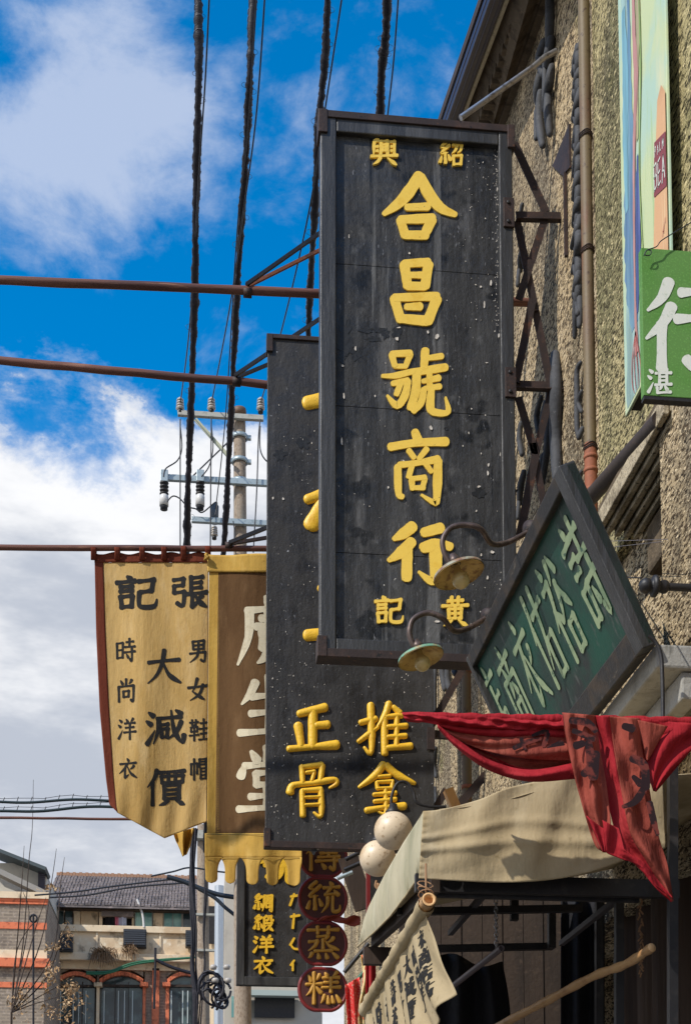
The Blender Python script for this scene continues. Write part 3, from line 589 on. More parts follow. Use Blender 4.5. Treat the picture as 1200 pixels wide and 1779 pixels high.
for mp, (x, y, rx, ry) in FL: blob(mb, x, y, rx*.8, ry*.75, mp, .004, 7)
for k in range(230):
    x = 1020+rnd.gauss(0, 9) if k % 3 else rnd.uniform(820, 1060); y = rnd.uniform(150, 1600); blob(mb, x, y, rnd.uniform(1.2, 3.2), rnd.uniform(1.5, 6), mza if y < 1250 else mzb, .0025, 5)
    if k % 12 == 0: blob(mb, rnd.uniform(140, 1060), rnd.uniform(100, 1600), rnd.uniform(1.5, 3.5), rnd.uniform(1.5, 5), mzb, .0025, 5)
obj('paint_flakes', mb, m_chip, sg, kind='stuff')

# bracket of the tall sign
def bracket(name, label, bars, Y, mat=m_rust, w=.05, grp='iron sign brackets'):
    p0 = PY(bars[0][0][0], bars[0][0][1], Y); o = thing(name, label, 'bracket', p0, grp)
    for i, (a, b, ww) in enumerate(bars):
        m = MB(); m.bar(PY(a[0], a[1], Y+.012*(i % 3)), PY(b[0], b[1], Y+.012*(i % 3)), .008, ww, (0, 0, 1) if abs(a[0]-b[0]) > abs(a[1]-b[1]) else (1, 0, 0))
        obj('bar', m, mat, o)
        if abs(a[0]-b[0]) > abs(a[1]-b[1]):
            q = MB(); A, B = PY(a[0], a[1]+7, Y-.001), PY(b[0], b[1]+7, Y-.001); q.bar(A, B, .035, .006); obj('flange', q, mat, o)
    return o
bracket('sign_bracket', 'rusty iron lattice bracket fixing the tall black sign to the wall', [((896, 374), (1008, 376), .045), ((896, 668), (1008, 672), .045),
    ((893, 248), (948, 368), .045), ((947, 378), (901, 520), .042), ((898, 384), (930, 540), .042), ((930, 540), (955, 664), .042), ((925, 520), (896, 664), .042),
    ((900, 690), (930, 790), .042), ((957, 680), (930, 790), .040), ((930, 790), (903, 930), .045), ((925, 770), (945, 880), .038)], 7.07)

# ================================================================== SECOND BLACK SIGN
S2 = 9.2
XL2, XR2 = PY(463, 1000, S2).x, PY(752, 1000, S2).x
ZT2, ZB2 = PY(463, 585, S2).z, PY(463, 1470, S2).z
s2 = thing('shop_sign', 'second tall black sign behind, with four gold characters in its lower half', 'sign', ((XL2+XR2)/2, S2, ZB2))
mb = MB(); mb.box((XL2, S2, ZB2), (XR2, S2+.05, ZT2)); obj('panel', mb, m_board2, s2, bevel=.004)
for z, a, b in ((ZT2, -.012, .02), (ZB2, -.012, .035)):
    m = MB(); m.box((XL2-.008, S2-.014, z+a if z == ZT2 else z-.012), (XR2+.008, S2+.06, z+b)); obj('steel_edge', m, m_rust, s2, bevel=.003)
for x in (XL2, XR2):
    for z, d in ((ZT2, -.11), (ZB2, .12)):
        m = MB(); xa = x-.009 if x == XL2 else x-.035; m.box((xa, S2-.017, z+(.012 if d < 0 else -.006)), (xa+.044, S2+.061, z+d)); obj('corner_plate', m, m_rust, s2, bevel=.002)
z = PY(745, 1284, S2).z; m = MB(); m.box((XR2-.05, S2-.012, z-.08), (XR2+.006, S2+.056, z+.08)); obj('hinge_plate', m, m_rust, s2, bevel=.002)
mz2 = mA(440, 1100, 2.857, S2)
T2 = [
 [[(228, 402, 38), (355, 370, 46)], [(296, 392, 50), (294, 565, 46)], [(312, 460, 38), (368, 456, 44)], [(222, 460, 46), (238, 560, 36)], [(176, 576, 34), (300, 566, 30), (412, 556, 50)]],
 [[(240, 665, 30), (245, 742, 26)], [(240, 668, 26), (338, 656, 34)], [(342, 660, 32), (332, 738, 28)], [(262, 695, 18), (302, 690, 24)], [(302, 692, 22), (290, 735, 18)], [(182, 792, 42), (198, 758, 30), (290, 748, 26), (398, 730, 34), (412, 750, 30), (378, 770, 14)],
  [(242, 785, 28), (246, 908, 32)], [(242, 784, 24), (335, 778, 30)], [(335, 782, 30), (336, 908, 34), (300, 892, 12)], [(258, 818, 16), (328, 816, 18)], [(258, 856, 18), (328, 853, 20)]],
 [[(532, 446, 30), (605, 428, 36)], [(582, 358, 36), (586, 590, 40), (550, 568, 14)], [(522, 540, 24), (560, 512, 32), (622, 468, 14)], [(672, 352, 36), (652, 412, 36), (612, 472, 14)], [(650, 430, 36), (652, 600, 36)], [(694, 368, 24), (726, 398, 34)],
  [(660, 418, 26), (735, 410, 32)], [(665, 468, 26), (758, 462, 32)], [(665, 518, 24), (755, 512, 30)], [(660, 572, 28), (780, 562, 38)], [(712, 412, 28), (710, 565, 28)]],
 [[(644, 655, 42), (600, 712, 40), (525, 766, 18)], [(660, 660, 38), (718, 708, 40), (800, 748, 20)], [(622, 716, 20), (676, 712, 24)], [(612, 744, 22), (616, 772, 22)], [(614, 742, 18), (690, 738, 22)], [(690, 742, 22), (686, 772, 22)], [(614, 774, 18), (688, 772, 20)],
  [(598, 804, 22), (704, 796, 28)], [(600, 838, 22), (704, 828, 28)], [(562, 882, 34), (660, 866, 26), (748, 860, 40)], [(655, 780, 24), (656, 895, 30), (620, 888, 12)]],
]
for st in T2: obj('character', traced(st, mz2, 'round', .022), m_gold2, s2)
mz3 = mA(0, 0, 1, S2)
for st in ([[(534, 700, 26), (600, 686, 24)]], [[(534, 868, 18), (580, 852, 22)], [(566, 862, 18), (541, 912, 30)]], [[(556, 1022, 14), (590, 1030, 20)], [(556, 960, 8), (590, 958, 10)]], [[(534, 1104, 22), (600, 1098, 20)], [(556, 1136, 14), (640, 1138, 10)]]):
    obj('character', traced(st, mz3, 'round', .02), m_gold2, s2)
mb = MB()
for x, y, r in ((527, 768, 13), (486, 790, 12), (545, 1480, 6)): blob(mb, x, y, r, r, mz3, .0015, 16)
obj('knot_mark', mb, m_bare, s2, kind='stuff')
mb = MB()
for k in range(230):
    x, y = (rnd.uniform(470, 745), rnd.uniform(1150, 1462)) if k % 3 else (rnd.uniform(466, 552), rnd.uniform(700, 1460)); blob(mb, x, y, rnd.uniform(.4, 1.1), rnd.uniform(.5, 1.9), mz3, .002, 5)
for x, y, r in ((492, 867, 2), (474, 866, 2), (552, 1475, 2)): blob(mb, x, y, r, r*1.3, mz3, .003, 7)
obj('paint_flakes', mb, m_chip, s2, kind='stuff')
bracket('sign_bracket', 'dark iron bracket with crossed bars behind the red banner, holding the second sign', [((752, 1275), (872, 1283), .05), ((815, 1142), (744, 1270), .05), ((865, 1322), (752, 1450), .055), ((775, 1372), (742, 1430), .05)], 9.24)

# ================================================================== SMALL BLACK SIGN AND ROUND SIGNS
S3 = 14.0
a, b = PY(410, 1712, S3), PY(540, 1400, S3)
s3 = thing('shop_sign', 'small black sign behind the scalloped flag with columns of gold characters', 'sign', (a.x, S3, a.z))
mb = MB(); mb.box((a.x+.03, S3+.02, a.z), (b.x, S3+.07, b.z)); obj('panel', mb, m_board2, s3)
for q in (((a.x, S3-.01, a.z), (a.x+.085, S3+.08, b.z)), ((b.x-.04, S3-.01, a.z), (b.x+.04, S3+.08, b.z)), ((a.x+.087, S3-.006, a.z), (b.x-.042, S3+.08, a.z+.09)), ((a.x+.087, S3-.006, b.z-.09), (b.x-.042, S3+.08, b.z))):
    m = MB(); m.box(*q); obj('frame_board', m, m_frame, s3, bevel=.006)
mz4 = mA(380, 1440, 4.286, S3+.02)
for ch, y0, y1 in (('綢', 492, 620), ('緞', 648, 768), ('洋', 800, 930), ('衣', 955, 1085)): obj('character', glyph(ch, (255, y0, 405, y1), .15, mz4, 'flat', .02), m_gold2, s3)
obj('character', glyph('號', (300, 150, 560, 410), .15, mz4, 'flat', .02), m_gold2, s3)
for st in ([[(535, 510, 18), (600, 500, 18)], [(560, 490, 16), (530, 575, 20)]], [[(535, 660, 18), (600, 650, 18)], [(560, 640, 16), (550, 745, 20)]], [[(560, 820, 16), (532, 870, 20)], [(534, 870, 14), (560, 898, 16), (600, 900, 18)]], [[(560, 985, 16), (535, 1020, 18)], [(550, 1010, 16), (550, 1060, 16)]]):
    obj('character', traced(st, mz4, 'flat', .02), m_gold2, s3)

S4 = 12.0
rs = thing('round_sign_column', 'column of four linked maroon lozenge discs with gold characters under the second sign', 'sign', PY(561, 1790, S4))
for ch, cy in (('傳', 1486), ('統', 1561), ('蒸', 1639), ('糕', 1719)):
    c = PY(561, cy, S4); k = S4/2400; rx, ry = 44*k, 39.5*k
    def out(e, fx=1.0):
        pts = []
        for i in range(40):
            t = 2*math.pi*i/40; x, z = math.cos(t), math.sin(t)
            pts.append(Vector((c.x+(rx+e)*math.copysign(abs(x)**.85, x), 0, c.z+max(-1, min(1, 1.06*z))*(ry+e))))
        return pts
    m = MB(); m.prism([p+Vector((0, S4+.02, 0)) for p in out(-.02)], (0, .05, 0)); d = obj('disc', m, m_maroon, rs)
    m = MB(); m.tube([p+Vector((0, S4+.03, 0)) for p in out(-.012)+out(-.012)[:2]], .017, 8, caps=False); obj('rim', m, m_rim, d)
    mp = mA(561, cy, 1, S4+.02)
    obj('character', glyph(ch, (-30, -29, 30, 27), .125, mp, 'round', .02), m_gold3, d)
m = MB()
pp = [(550, 1600), (566, 1594), (584, 1597), (600, 1601), (626, 1600)]
m.grid(lambda uu, v: PY(lerp_poly(pp, uu)[0], lerp_poly(pp, uu)[1]+(v-.5)*(4+14*uu)*(1+.2*math.sin(uu*17)), S4-.06+.03*math.sin(uu*14+v*5)), 30, 6)
obj('ribbon', m, m_redb, None, 'faded red ribbon tied between the second and third maroon discs', 'ribbon', solid=.004)

# ================================================================== POLES ACROSS THE STREET
def cross_pole(label, y0, y1, Y, xl, xr, r, mat=m_pole, dy=0):
    a, b = PY(xl, y0, Y), PY(xr, y1, Y+dy); o = thing('timber_pole', label, 'pole', b, 'timber poles across the street')
    a = a+(a-b)*1.1
    pts = [a.lerp(b, k/24)+Vector((0, rnd.uniform(-.004, .004), rnd.uniform(-.004, .004))) for k in range(25)]
    m = MB(); m.tube(pts, [r*(1+rnd.uniform(-.05, .05)) for _ in pts], 12); obj('shaft', m, mat, o); return o
def strut(o, px0, py0, px1, py1, Y, w, mat, dy=0.0):
    m = MB(); m.bar(PY(px0, py0, Y), PY(px1, py1, Y+dy), w, w); obj('strut', m, mat, o)
p1 = cross_pole('upper red brown timber pole reaching left from behind the tall black sign', 486, 526, 7.75, -20, 930, .0245)
strut(p1, 428, 494, 640, 345, 7.72, .020, m_dark, .1); strut(p1, 430, 497, 640, 392, 7.78, .018, m_strut, .1)
m = MB(); c = PY(430, 508, 7.75); m.lathe(c+Vector((-.025, 0, 0)), (1, 0, 0), [(0, .024), (0, .029), (.05, .029), (.05, .024)], 12); obj('clamp', m, m_rust, p1)
m = MB(); c = PY(430, 495, 7.75); m.box(c-Vector((.012, .012, .02)), c+Vector((.012, .012, .015))); obj('clamp_lug', m, m_dark, p1)
m = MB(); c = PY(931, 526, 7.75); m.box((c.x-.02, 7.70, c.z-.055), (c.x+.004, 7.80, c.z+.055)); obj('wall_flange', m, m_steel, p1)
p2 = cross_pole('middle red brown timber pole reaching left from behind the second black sign', 624, 684, 9.7, -20, 640, .0285)
strut(p2, 408, 652, 640, 497, 9.66, .024, m_dark, .1); strut(p2, 408, 657, 640, 560, 9.74, .022, m_dark, .1)
m = MB(); c = PY(411, 663, 9.7); m.lathe(c+Vector((-.03, 0, 0)), (1, 0, 0), [(0, .03), (0, .034), (.06, .034), (.06, .03)], 12); obj('clamp', m, m_rust, p2)
FY = 11.6
p3 = cross_pole('lowest timber pole carrying the two mustard yellow flags', 951, 955, FY, -20, 720, .026)
strut(p3, 398, 943, 640, 845, FY-.06, .030, m_dark, .1); strut(p3, 398, 945, 640, 905, FY+.05, .026, m_rust, .1)
m = MB(); c = PY(397, 949, FY); m.lathe(c+Vector((-.03, 0, 0)), (1, 0, 0), [(0, .028), (0, .036), (.06, .036), (.06, .028)], 12); obj('clamp', m, m_rust, p3)
o = cross_pole('thin far timber pole running in from the left behind the flag tip', 1421, 1426, 17.5, -20, 420, .018)

# ================================================================== FLAGS
# first flag: mustard with a rust border on top and left
FL1 = FY+.02
def fold1(x, y):
    t = (y-960)/500
    return .017*math.sin((x-170)/15+.9*math.sin(y/110))*(.35+.9*t*(1-t)*2)+.05*math.sin((x+y*.35)/60)*t+.005*math.sin(x/6.5+y/60)*math.exp(-((y-1420)/50)**2)*2
def mpF1(x, y, h): return PY(x, y, FL1+fold1(x, y)-h)
lf = [(178, 975), (182, 1100), (188, 1230), (196, 1350), (201, 1402), (203, 1412)]
rt = [(362, 975), (362, 1100), (361, 1230), (360, 1350), (359, 1400), (359, 1428)]
f1 = thing('flag', 'mustard yellow pointed flag with black brush characters and rust red border', 'flag', PY(262, 951, FY), 'cloth flags on the lowest pole')
def bot(x): return 1412+(x-203)*(1457-1412)/(286-203) if x < 286 else 1457-(x-286)*(1457-1428)/(359-286)
def gF1(uu, v):
    xl = lerp_poly(lf, v)[0]; xr = lerp_poly(rt, v)[0]; x = xl+(xr-xl)*uu
    y = 975+(bot(203+(359-203)*uu)-975)*v+(1-v)**3*2.5*math.sin(uu*22)
    return mpF1(x, y, 0)
m = MB(); m.grid(gF1, 90, 150); obj('field', m, m_flag, f1, solid=.003)
m = MB(); lb = [(164, 963), (167, 1100), (173, 1230), (184, 1350), (190, 1395)]
m.grid(lambda uu, v: mpF1(lerp_poly(lb, v)[0]*(1-uu)+(lerp_poly(lf, v)[0]+1)*uu, 963+(1398+uu*14-963)*v, .004), 6, 90); obj('side_border', m, m_flagrd, f1, solid=.003)
m = MB(); m.grid(lambda uu, v: mpF1(164+200*uu, 961+16*v+2.2*math.sin(uu*26)*(1-v), .006), 60, 6); obj('top_border', m, m_flagrd, f1, solid=.003)
LOOPS = (163, 204, 247, 285, 319, 361)
for x in LOOPS:
    c = PY(x, 952, FY); m = MB(); q = .030
    m.grid(lambda uu, v: Vector((c.x+(uu-.5)*.048, FY+math.sin(v*2*math.pi)*q, c.z-.018+(-.055 if abs(v-.5) > .42 else 0)+math.cos((v-.5)*2*math.pi)*q*1.15)), 3, 18); obj('loop', m, m_flagrd, f1, solid=.003)
for ch, b, wd in (('記', (198, 1001, 274, 1060), .145), ('張', (296, 1001, 360, 1060), .14), ('大', (253, 1130, 315, 1190), .13), ('減', (253, 1235, 320, 1297), .13), ('價', (255, 1338, 322, 1401), .12),
                  ('男', (327, 1112, 362, 1152), .13), ('女', (326, 1179, 362, 1218), .15), ('鞋', (329, 1250, 362, 1288), .12), ('帽', (330, 1318, 361, 1356), .13),
                  ('時', (201, 1110, 235, 1152), .12), ('尚', (202, 1180, 236, 1221), .13), ('洋', (205, 1249, 236, 1286), .13), ('衣', (206, 1318, 238, 1354), .13)):
    obj('character', glyph(ch, b, wd, mpF1, 'cloth', .0025, .04), m_ink, f1)

# second flag: brown field in a bright mustard hem with scalloped bottom
FL2 = FY-.10
def fold2(x, y):
    t = (y-965)/560
    return .026*math.sin((x-360)/17+.5*math.sin(y/140))*(.4+t)+.03*math.sin((x-y*.2)/55)+.01*math.sin(x/5)*max(0, t-.85)*5
def mpF2(x, y, h): return PY(x, y, FL2+fold2(x, y)-h)
f2 = thing('flag', 'brown flag with mustard hem, cream characters and scalloped bottom, half behind the second sign', 'flag', PY(440, 951, FY), 'cloth flags on the lowest pole')
m = MB(); m.grid(lambda uu, v: mpF2(363+18*uu-3*v*(1-uu), 964+486*v, 0), 14, 110); obj('left_hem', m, m_flagb, f2, solid=.003)
m = MB(); m.grid(lambda uu, v: mpF2(360+170*uu, 963+31*v+1.5*math.sin(uu*9)*(1-v), .012), 60, 8); obj('top_hem', m, m_flagb, f2, solid=.003)
m = MB(); m.grid(lambda uu, v: mpF2(379+132*uu-5*v*(1-uu), 992+458*v, 0), 60, 110); obj('field', m, m_flagbr, f2, solid=.003)
m = MB(); m.grid(lambda uu, v: mpF2(509+20*uu, 992+458*v, .003), 10, 90); obj('right_hem', m, m_flagb, f2, solid=.003)
m = MB(); m.tube([mpF2(357, 963, .03), mpF2(362, 968, .05), mpF2(356, 973, .03), mpF2(360, 961, .05)], .014, 8); obj('knot', m, m_flagb, f2)
def scal(x):
    ph = ((x-357)/39.5) % 1.0
    return 1532 if ph < .34 or ph > 1.0 else 1532
m = MB()
edges = [357, 375]; tabs = [(357, 378, 1535), (391, 409, 1536), (428, 449, 1538), (463, 484, 1539), (500, 521, 1540)]
m.grid(lambda uu, v: mpF2(356+168*uu, 1448+44*v, .004), 90, 8)
for a, b, yb in tabs:
    def gt(uu, v, a=a, b=b, yb=yb):
        cx = (a+b)/2; k = v; hw = (b-a)/2*(1+1.0*(1-k)**5); wv = math.sqrt(max(0, 1-max(0, (k-.8)/.2)**2)) if k > .8 else 1
        return mpF2(min(524, max(356, cx+(uu*2-1)*hw*max(wv, .05))), 1490+(yb-1490)*v, .005)
    m.grid(gt, 8, 20)
obj('scalloped_skirt', m, m_flagb, f2, solid=.003)
m_seam = M('dark seam thread', (.16, .10, .03), .9)
for yy in (1450, 1491): m = MB(); m.tube([mpF2(358+3*k, yy, .012) for k in range(55)], .0022, 4); obj('seam', m, m_seam, f2)
#'dark seam thread', (.16, .10, .03), .9), f2)
for ch, b, wd in (('廣', (411, 1038, 512, 1155), .14), ('生', (414, 1176, 512, 1280), .145), ('堂', (412, 1300, 514, 1412), .13)):
    obj('character', glyph(ch, b, wd, mpF2, 'cloth', .004, .02), m_cream, f2)
# torn scrap hanging behind
m = MB()
A, B = [(302, 1450), (306, 1462), (312, 1476), (317, 1489)], [(337, 1438), (333, 1455), (330, 1472), (325, 1484)]
m.grid(lambda uu, v: PY(lerp_poly(A, v)[0]*(1-uu)+lerp_poly(B, v)[0]*uu, lerp_poly(A, v)[1]*(1-uu)+lerp_poly(B, v)[1]*uu, 12.1+.05*math.sin(uu*9+v*3)), 16, 20)
obj('flag_scrap', m, m_flagb, None, 'small torn mustard scrap of cloth hanging behind the two flags', 'cloth', solid=.004)

# ================================================================== CABLES
def thick(label, pts, r, seed, wrap=True):
    q = random.Random(seed); P = spline([PY(x, y, Y) for x, y, Y in pts], 26)
    P = [P[0]+(P[0]-P[6])*k*.5 for k in range(30, 0, -1)]+P; n = len(P)
    P = [p+Vector((q.uniform(-1, 1), 0, 0))*.006 for p in P]
    rr = [r*(1+.13*math.sin(i*.23+seed)+.05*math.sin(i*.9+seed)+.06*q.uniform(-1, 1)+(.3 if q.random() < .05 else 0)) for i in range(n)]
    o = thing('bundled_cable', label, 'cable', P[-1], 'thick wrapped overhead cables')
    m = MB(); m.tube(P, rr, 10); obj('sleeve', m, m_cable, o)
    m = MB(); turns = n*.55; S = []
    for i in range(n*5-4):
        j = min(i//5, n-2); f = (i-j*5)/5; p = P[j].lerp(P[j+1], f); a = 2*math.pi*turns*i/(n*5); rad = (rr[j]*(1-f)+rr[j+1]*f)*1.04
        S.append(p+Vector((math.cos(a)*rad, 0, math.sin(a)*rad*.3))+Vector((0, -math.sin(a)*rad, 0)))
    m.tube(S, .0032, 4); obj('binding_wire', m, m_wrap, o)
    m = MB()
    for k in range(9):
        i = q.randrange(34, n-4); p = P[i]; s = q.choice((-1, 1)); rad = q.uniform(.03, .05)
        m.tube([p+Vector((s*(rr[i]+rad*math.sin(t)), 0, rad*math.cos(t)*.8)) for t in [j*.5 for j in range(8)]], .0022, 4)
    obj('loose_end', m, m_wire, o)
thick('leftmost thick wrapped cable, crossing all the timber poles', [(344, -40, 13), (345, 120, 13.3), (341, 330, 14), (337, 560, 15), (330, 760, 16), (325, 930, 17), (326, 1180, 20), (332, 1420, 23)], .040, 3)
thick('second thick wrapped cable from the left, bending above the middle pole clamp', [(440, -40, 13), (434, 130, 13.3), (427, 270, 14), (414, 470, 15), (405, 640, 16), (397, 800, 17), (388, 960, 18), (366, 1250, 21), (356, 1480, 24)], .038, 5)
thick('third thick wrapped cable, passing just left of the tall black sign', [(570, -40, 12.5), (564, 110, 13), (553, 220, 13.4), (547, 360, 14), (539, 500, 15), (533, 640, 16), (520, 900, 18)], .037, 8)
thick('short thick cable dropping behind the top edge of the tall black sign', [(674, -40, 12.5), (670, 60, 13), (662, 140, 13.4), (660, 260, 14), (650, 420, 15)], .042, 11)
def wire(label, pts, r=.006, grp='thin overhead wires', name='overhead_wire', mat=None, n=8):
    P = spline([PY(*p) for p in pts], n); m = MB()
    P = ([P[0]+(P[0]-P[2])*12] if pts[0][1] < 0 else [])+P; m.tube(P, r, 6)
    return obj(name, m, mat or m_wire, None, label, 'wire', grp)
wire('thin wire beside the leftmost thick cable, running to the left insulator of the utility pole', [(365, -40, 12), (357, 130, 12.6), (347, 280, 13.4), (330, 560, 15.6), (313, 702, 17.9)], .0085)
wire('thin wire just right of the second thick cable, running to the middle insulator', [(462, -40, 12), (446, 190, 13), (424, 360, 14), (398, 540, 15.6), (367, 702, 17.9)], .0085)
wire('thin wire slanting from behind the second cable down behind the middle pole', [(448, -40, 12), (430, 230, 13.3), (412, 400, 14.2), (392, 720, 16.6), (374, 890, 18)], .007)
wire('thin wire right of the third thick cable, slanting down to the right insulator', [(599, -40, 12), (566, 180, 13), (536, 370, 14), (490, 570, 15.6), (452, 702, 17.9)], .0085)
wire('thin wire right of the shortest thick cable above the tall sign', [(694, -40, 12.4), (684, 100, 13), (672, 210, 13.6), (650, 400, 15)], .0085)

# ================================================================== UTILITY POLE
UY = 18.0
ups = lambda x, y: PY(x, y, UY)
a, b = ups(416, 712), ups(424, 1400)
up = thing('utility_pole', 'concrete utility pole with insulators on three crossarms above the flags', 'utility pole', (b.x, UY, 0))
base = Vector((b.x+.05, UY, 0)); topv = a
m = MB(); m.tube([base.lerp(topv, k/10) for k in range(11)], [.135-.0055*k for k in range(11)], 20); obj('shaft', m, m_concpole, up)
m = MB(); m.lathe(topv-Vector((0, 0, .02)), (0, 0, 1), [(-.07, .083), (-.07, .094), (.0, .094), (.03, .088), (.03, 0)], 20); obj('cap', m, m_pipe, up)
axis_at = lambda y: base.lerp(topv, (PY(420, y, UY).z)/topv.z)
for y in (760, 802, 838):
    c = axis_at(y); m = MB(); m.lathe(c, (0, 0, 1), [(-.028, .10), (-.028, .108), (.028, .108), (.028, .10)], 20); m.box(c+Vector((.10, -.03, -.024)), c+Vector((.155, .03, .024)))
    m.box(c+Vector((-.155, -.03, -.024)), c+Vector((-.10, .03, .024))); obj('clamp_band', m, m_galv, up)
def arm(x0, x1, y, mat, hh=.045, dy=.12):
    p, q = ups(x0, y), ups(x1, y+1); m = MB(); m.box((p.x, UY-dy-.03, p.z-hh), (q.x, UY-dy+.03, p.z+hh)); return obj('crossarm', m, mat, up, bevel=.004)
arm(309, 457, 727, m_galv2, .034); arm(280, 470, 838, m_galv, .040); arm(333, 480, 911, m_galv, .036)
m = MB(); m.bar(PY(339, 728, UY-.17), PY(398, 794, UY-.17), .05, .015, (0, 1, 0)); obj('brace', m, M('pale green brace', (.50, .50, .34), .6), up)
m = MB(); m.bar(PY(334, 828, UY-.1), PY(396, 768, UY-.1), .015, .015); obj('brace', m, m_wire, up)
def insul(x, y0, y1, r, mat, cnt=4, cap=True, name='insulator'):
    c0, c1 = ups(x, y1), ups(x, y0); c0.y = c1.y = UY-.12; H = c1.z-c0.z; prof = [(0, r*.5)]
    for i in range(cnt):
        h = H*(.22+.72*i/cnt); prof += [(h, r*.45), (h+.01, r*(1-.05*i)), (h+.028, r*(.9-.05*i)), (h+.04, r*.45)]
    prof += [(H, r*.35), (H, 0)]
    m = MB(); m.lathe(c0, (0, 0, 1), prof, 14); q = obj(name, m, mat, up)
    m = MB(); m.lathe(c0, (0, 0, 1), [(-.005, 0), (-.005, r*.62), (H*.2, r*.62), (H*.2, 0)], 12); obj('insulator_base', m, m_dark, q)
for x in (313, 367, 452): insul(x, 700, 726, .058, m_porc)
for x in (372,): insul(x, 922, 944, .05, m_porc, 4)
for x in (286, 348):
    c = ups(x, 838); c.y = UY-.16; m = MB()
    m.box(c+Vector((-.05, -.04, -.09)), c+Vector((.05, .02, .07))); fu = obj('fuse_bracket', m, m_galv, up, bevel=.006)
    pr = [(0, .03)]
    for i in range(4): pr += [(-.09-.05*i, .03), (-.10-.05*i, .062), (-.115-.05*i, .055), (-.13-.05*i, .03)]
    pr += [(-.30, .06), (-.42, .06), (-.44, .05), (-.47, .05), (-.47, 0)]
    m = MB(); m.lathe(c, (0, 0, 1), pr[:-5], 14); obj('fuse_insulator', m, m_dark, fu)
    m = MB(); m.lathe(c, (0, 0, 1), [(-.27, 0), (-.27, .05), (-.30, .062), (-.42, .062), (-.42, 0)], 14); obj('fuse_body', m, m_porcw, fu)
    m = MB(); m.lathe(c, (0, 0, 1), [(-.42, .05), (-.47, .05), (-.47, 0)], 14); obj('fuse_cap', m, m_wire, fu)
m = MB(); m.lathe(ups(373, 892), (0, 0, 1), [(-.15, .01), (-.14, .05), (.1, .055), (.14, .02), (.14, 0)], 12); obj('arrester', m, M('slate fitting', (.10, .12, .14), .5), up)
for pts, r in ((([(452, 728), (449, 760), (446, 850), (440, 960)]), .010), (([(313, 728), (313, 850), (313, 990)]), .010), (([(367, 728), (366, 850), (365, 990)]), .010),
               (([(313, 740), (316, 778), (308, 800), (288, 814), (284, 828)]), .009), (([(367, 740), (370, 778), (363, 810), (350, 828)]), .009),
               (([(290, 872), (300, 862), (312, 866), (326, 880), (340, 884), (352, 890), (376, 872), (374, 895)]), .009), (([(452, 740), (452, 780), (462, 800), (480, 810)]), .009),
               (([(405, 905), (408, 930), (410, 990)]), .008)):
    m = MB(); m.tube(spline([PY(x, y, UY-.2) for x, y in pts], 6), r, 6); obj('jumper_wire', m, m_wire, up)

# ================================================================== GREEN PLAQUE (hangs along the wall, tipped towards the street)
G1 = PX(980, 810, 1.28); Yn = G1.y; GP4 = PY(1122, 1120, Yn)
GP2 = PX(816, 1146, 1.28); GLen = GP2.y-Yn
up_v = (G1-GP4); Hh = up_v.length; uv = up_v.normalized(); lv = (GP2-G1).normalized(); GLen = (GP2-G1).length
nv = uv.cross(lv); nv = -nv if nv.x > 0 else nv          # faces the street and down
gp = thing('hanging_plaque', 'dark green plaque with pale brush lettering tipped out over the red banner', 'sign', GP4+lv*GLen/2)
def GPt(l, d, h): return G1+lv*l-uv*d+nv*h        # l along from the near end, d down from the top edge
def gbox(m, l0, l1, d0, d1, h0, h1, mi=0):
    return m.hexa([GPt(l0, d0, h0), GPt(l1, d0, h0), GPt(l1, d1, h0), GPt(l0, d1, h0)], [GPt(l0, d0, h1), GPt(l1, d0, h1), GPt(l1, d1, h1), GPt(l0, d1, h1)], mi)
m = MB(); gbox(m, 0, GLen, 0, Hh, -.04, -.012); obj('panel', m, m_green, gp)
for q in ((-.0, .075, -.01, Hh+.01), (GLen-.03, GLen, -.01, Hh+.01)):
    m = MB(); gbox(m, q[0], q[1], q[2], q[3], -.045, .02); obj('frame_board', m, m_frame, gp, bevel=.005)
for q in ((.077, GLen-.032, -.01, .05), (.077, GLen-.032, Hh-.085, Hh+.01)):
    m = MB(); gbox(m, q[0], q[1], q[2], q[3], -.044, .018); obj('frame_board', m, M('flaking brown black frame', (.022, .020, .019), .6, 0, [(7, .45, .65, (.055, .038, .024)), (30, .6, .7, (.11, .09, .065), (1, .3, 1))], [(30, .004)]), gp, bevel=.005)
mpG = lambda x, y, h: GPt(x, y, -.012+h)
def solveG(px, py):                      # photo point -> plaque coordinates
    d = ray(px, py); o_ = G1+nv*-.012; t = (o_-EYE).dot(nv)/d.dot(nv); p = EYE+d*t-G1; return p.dot(lv), -p.dot(uv)
for ch, ax, ay in (('詩', 1016, 998), ('裕', 976, 1062), ('佑', 948, 1112), ('衣', 921, 1160), ('商', 897, 1206), ('店', 872, 1240)):
    l, d = solveG(ax, ay); wdt, hgt = .235, .42
    obj('character', glyph(ch, (l+wdt/2, d-hgt/2, l-wdt/2, d+hgt/2), .105, mpG, 'cloth', .004, 0), m_palegreen, gp)

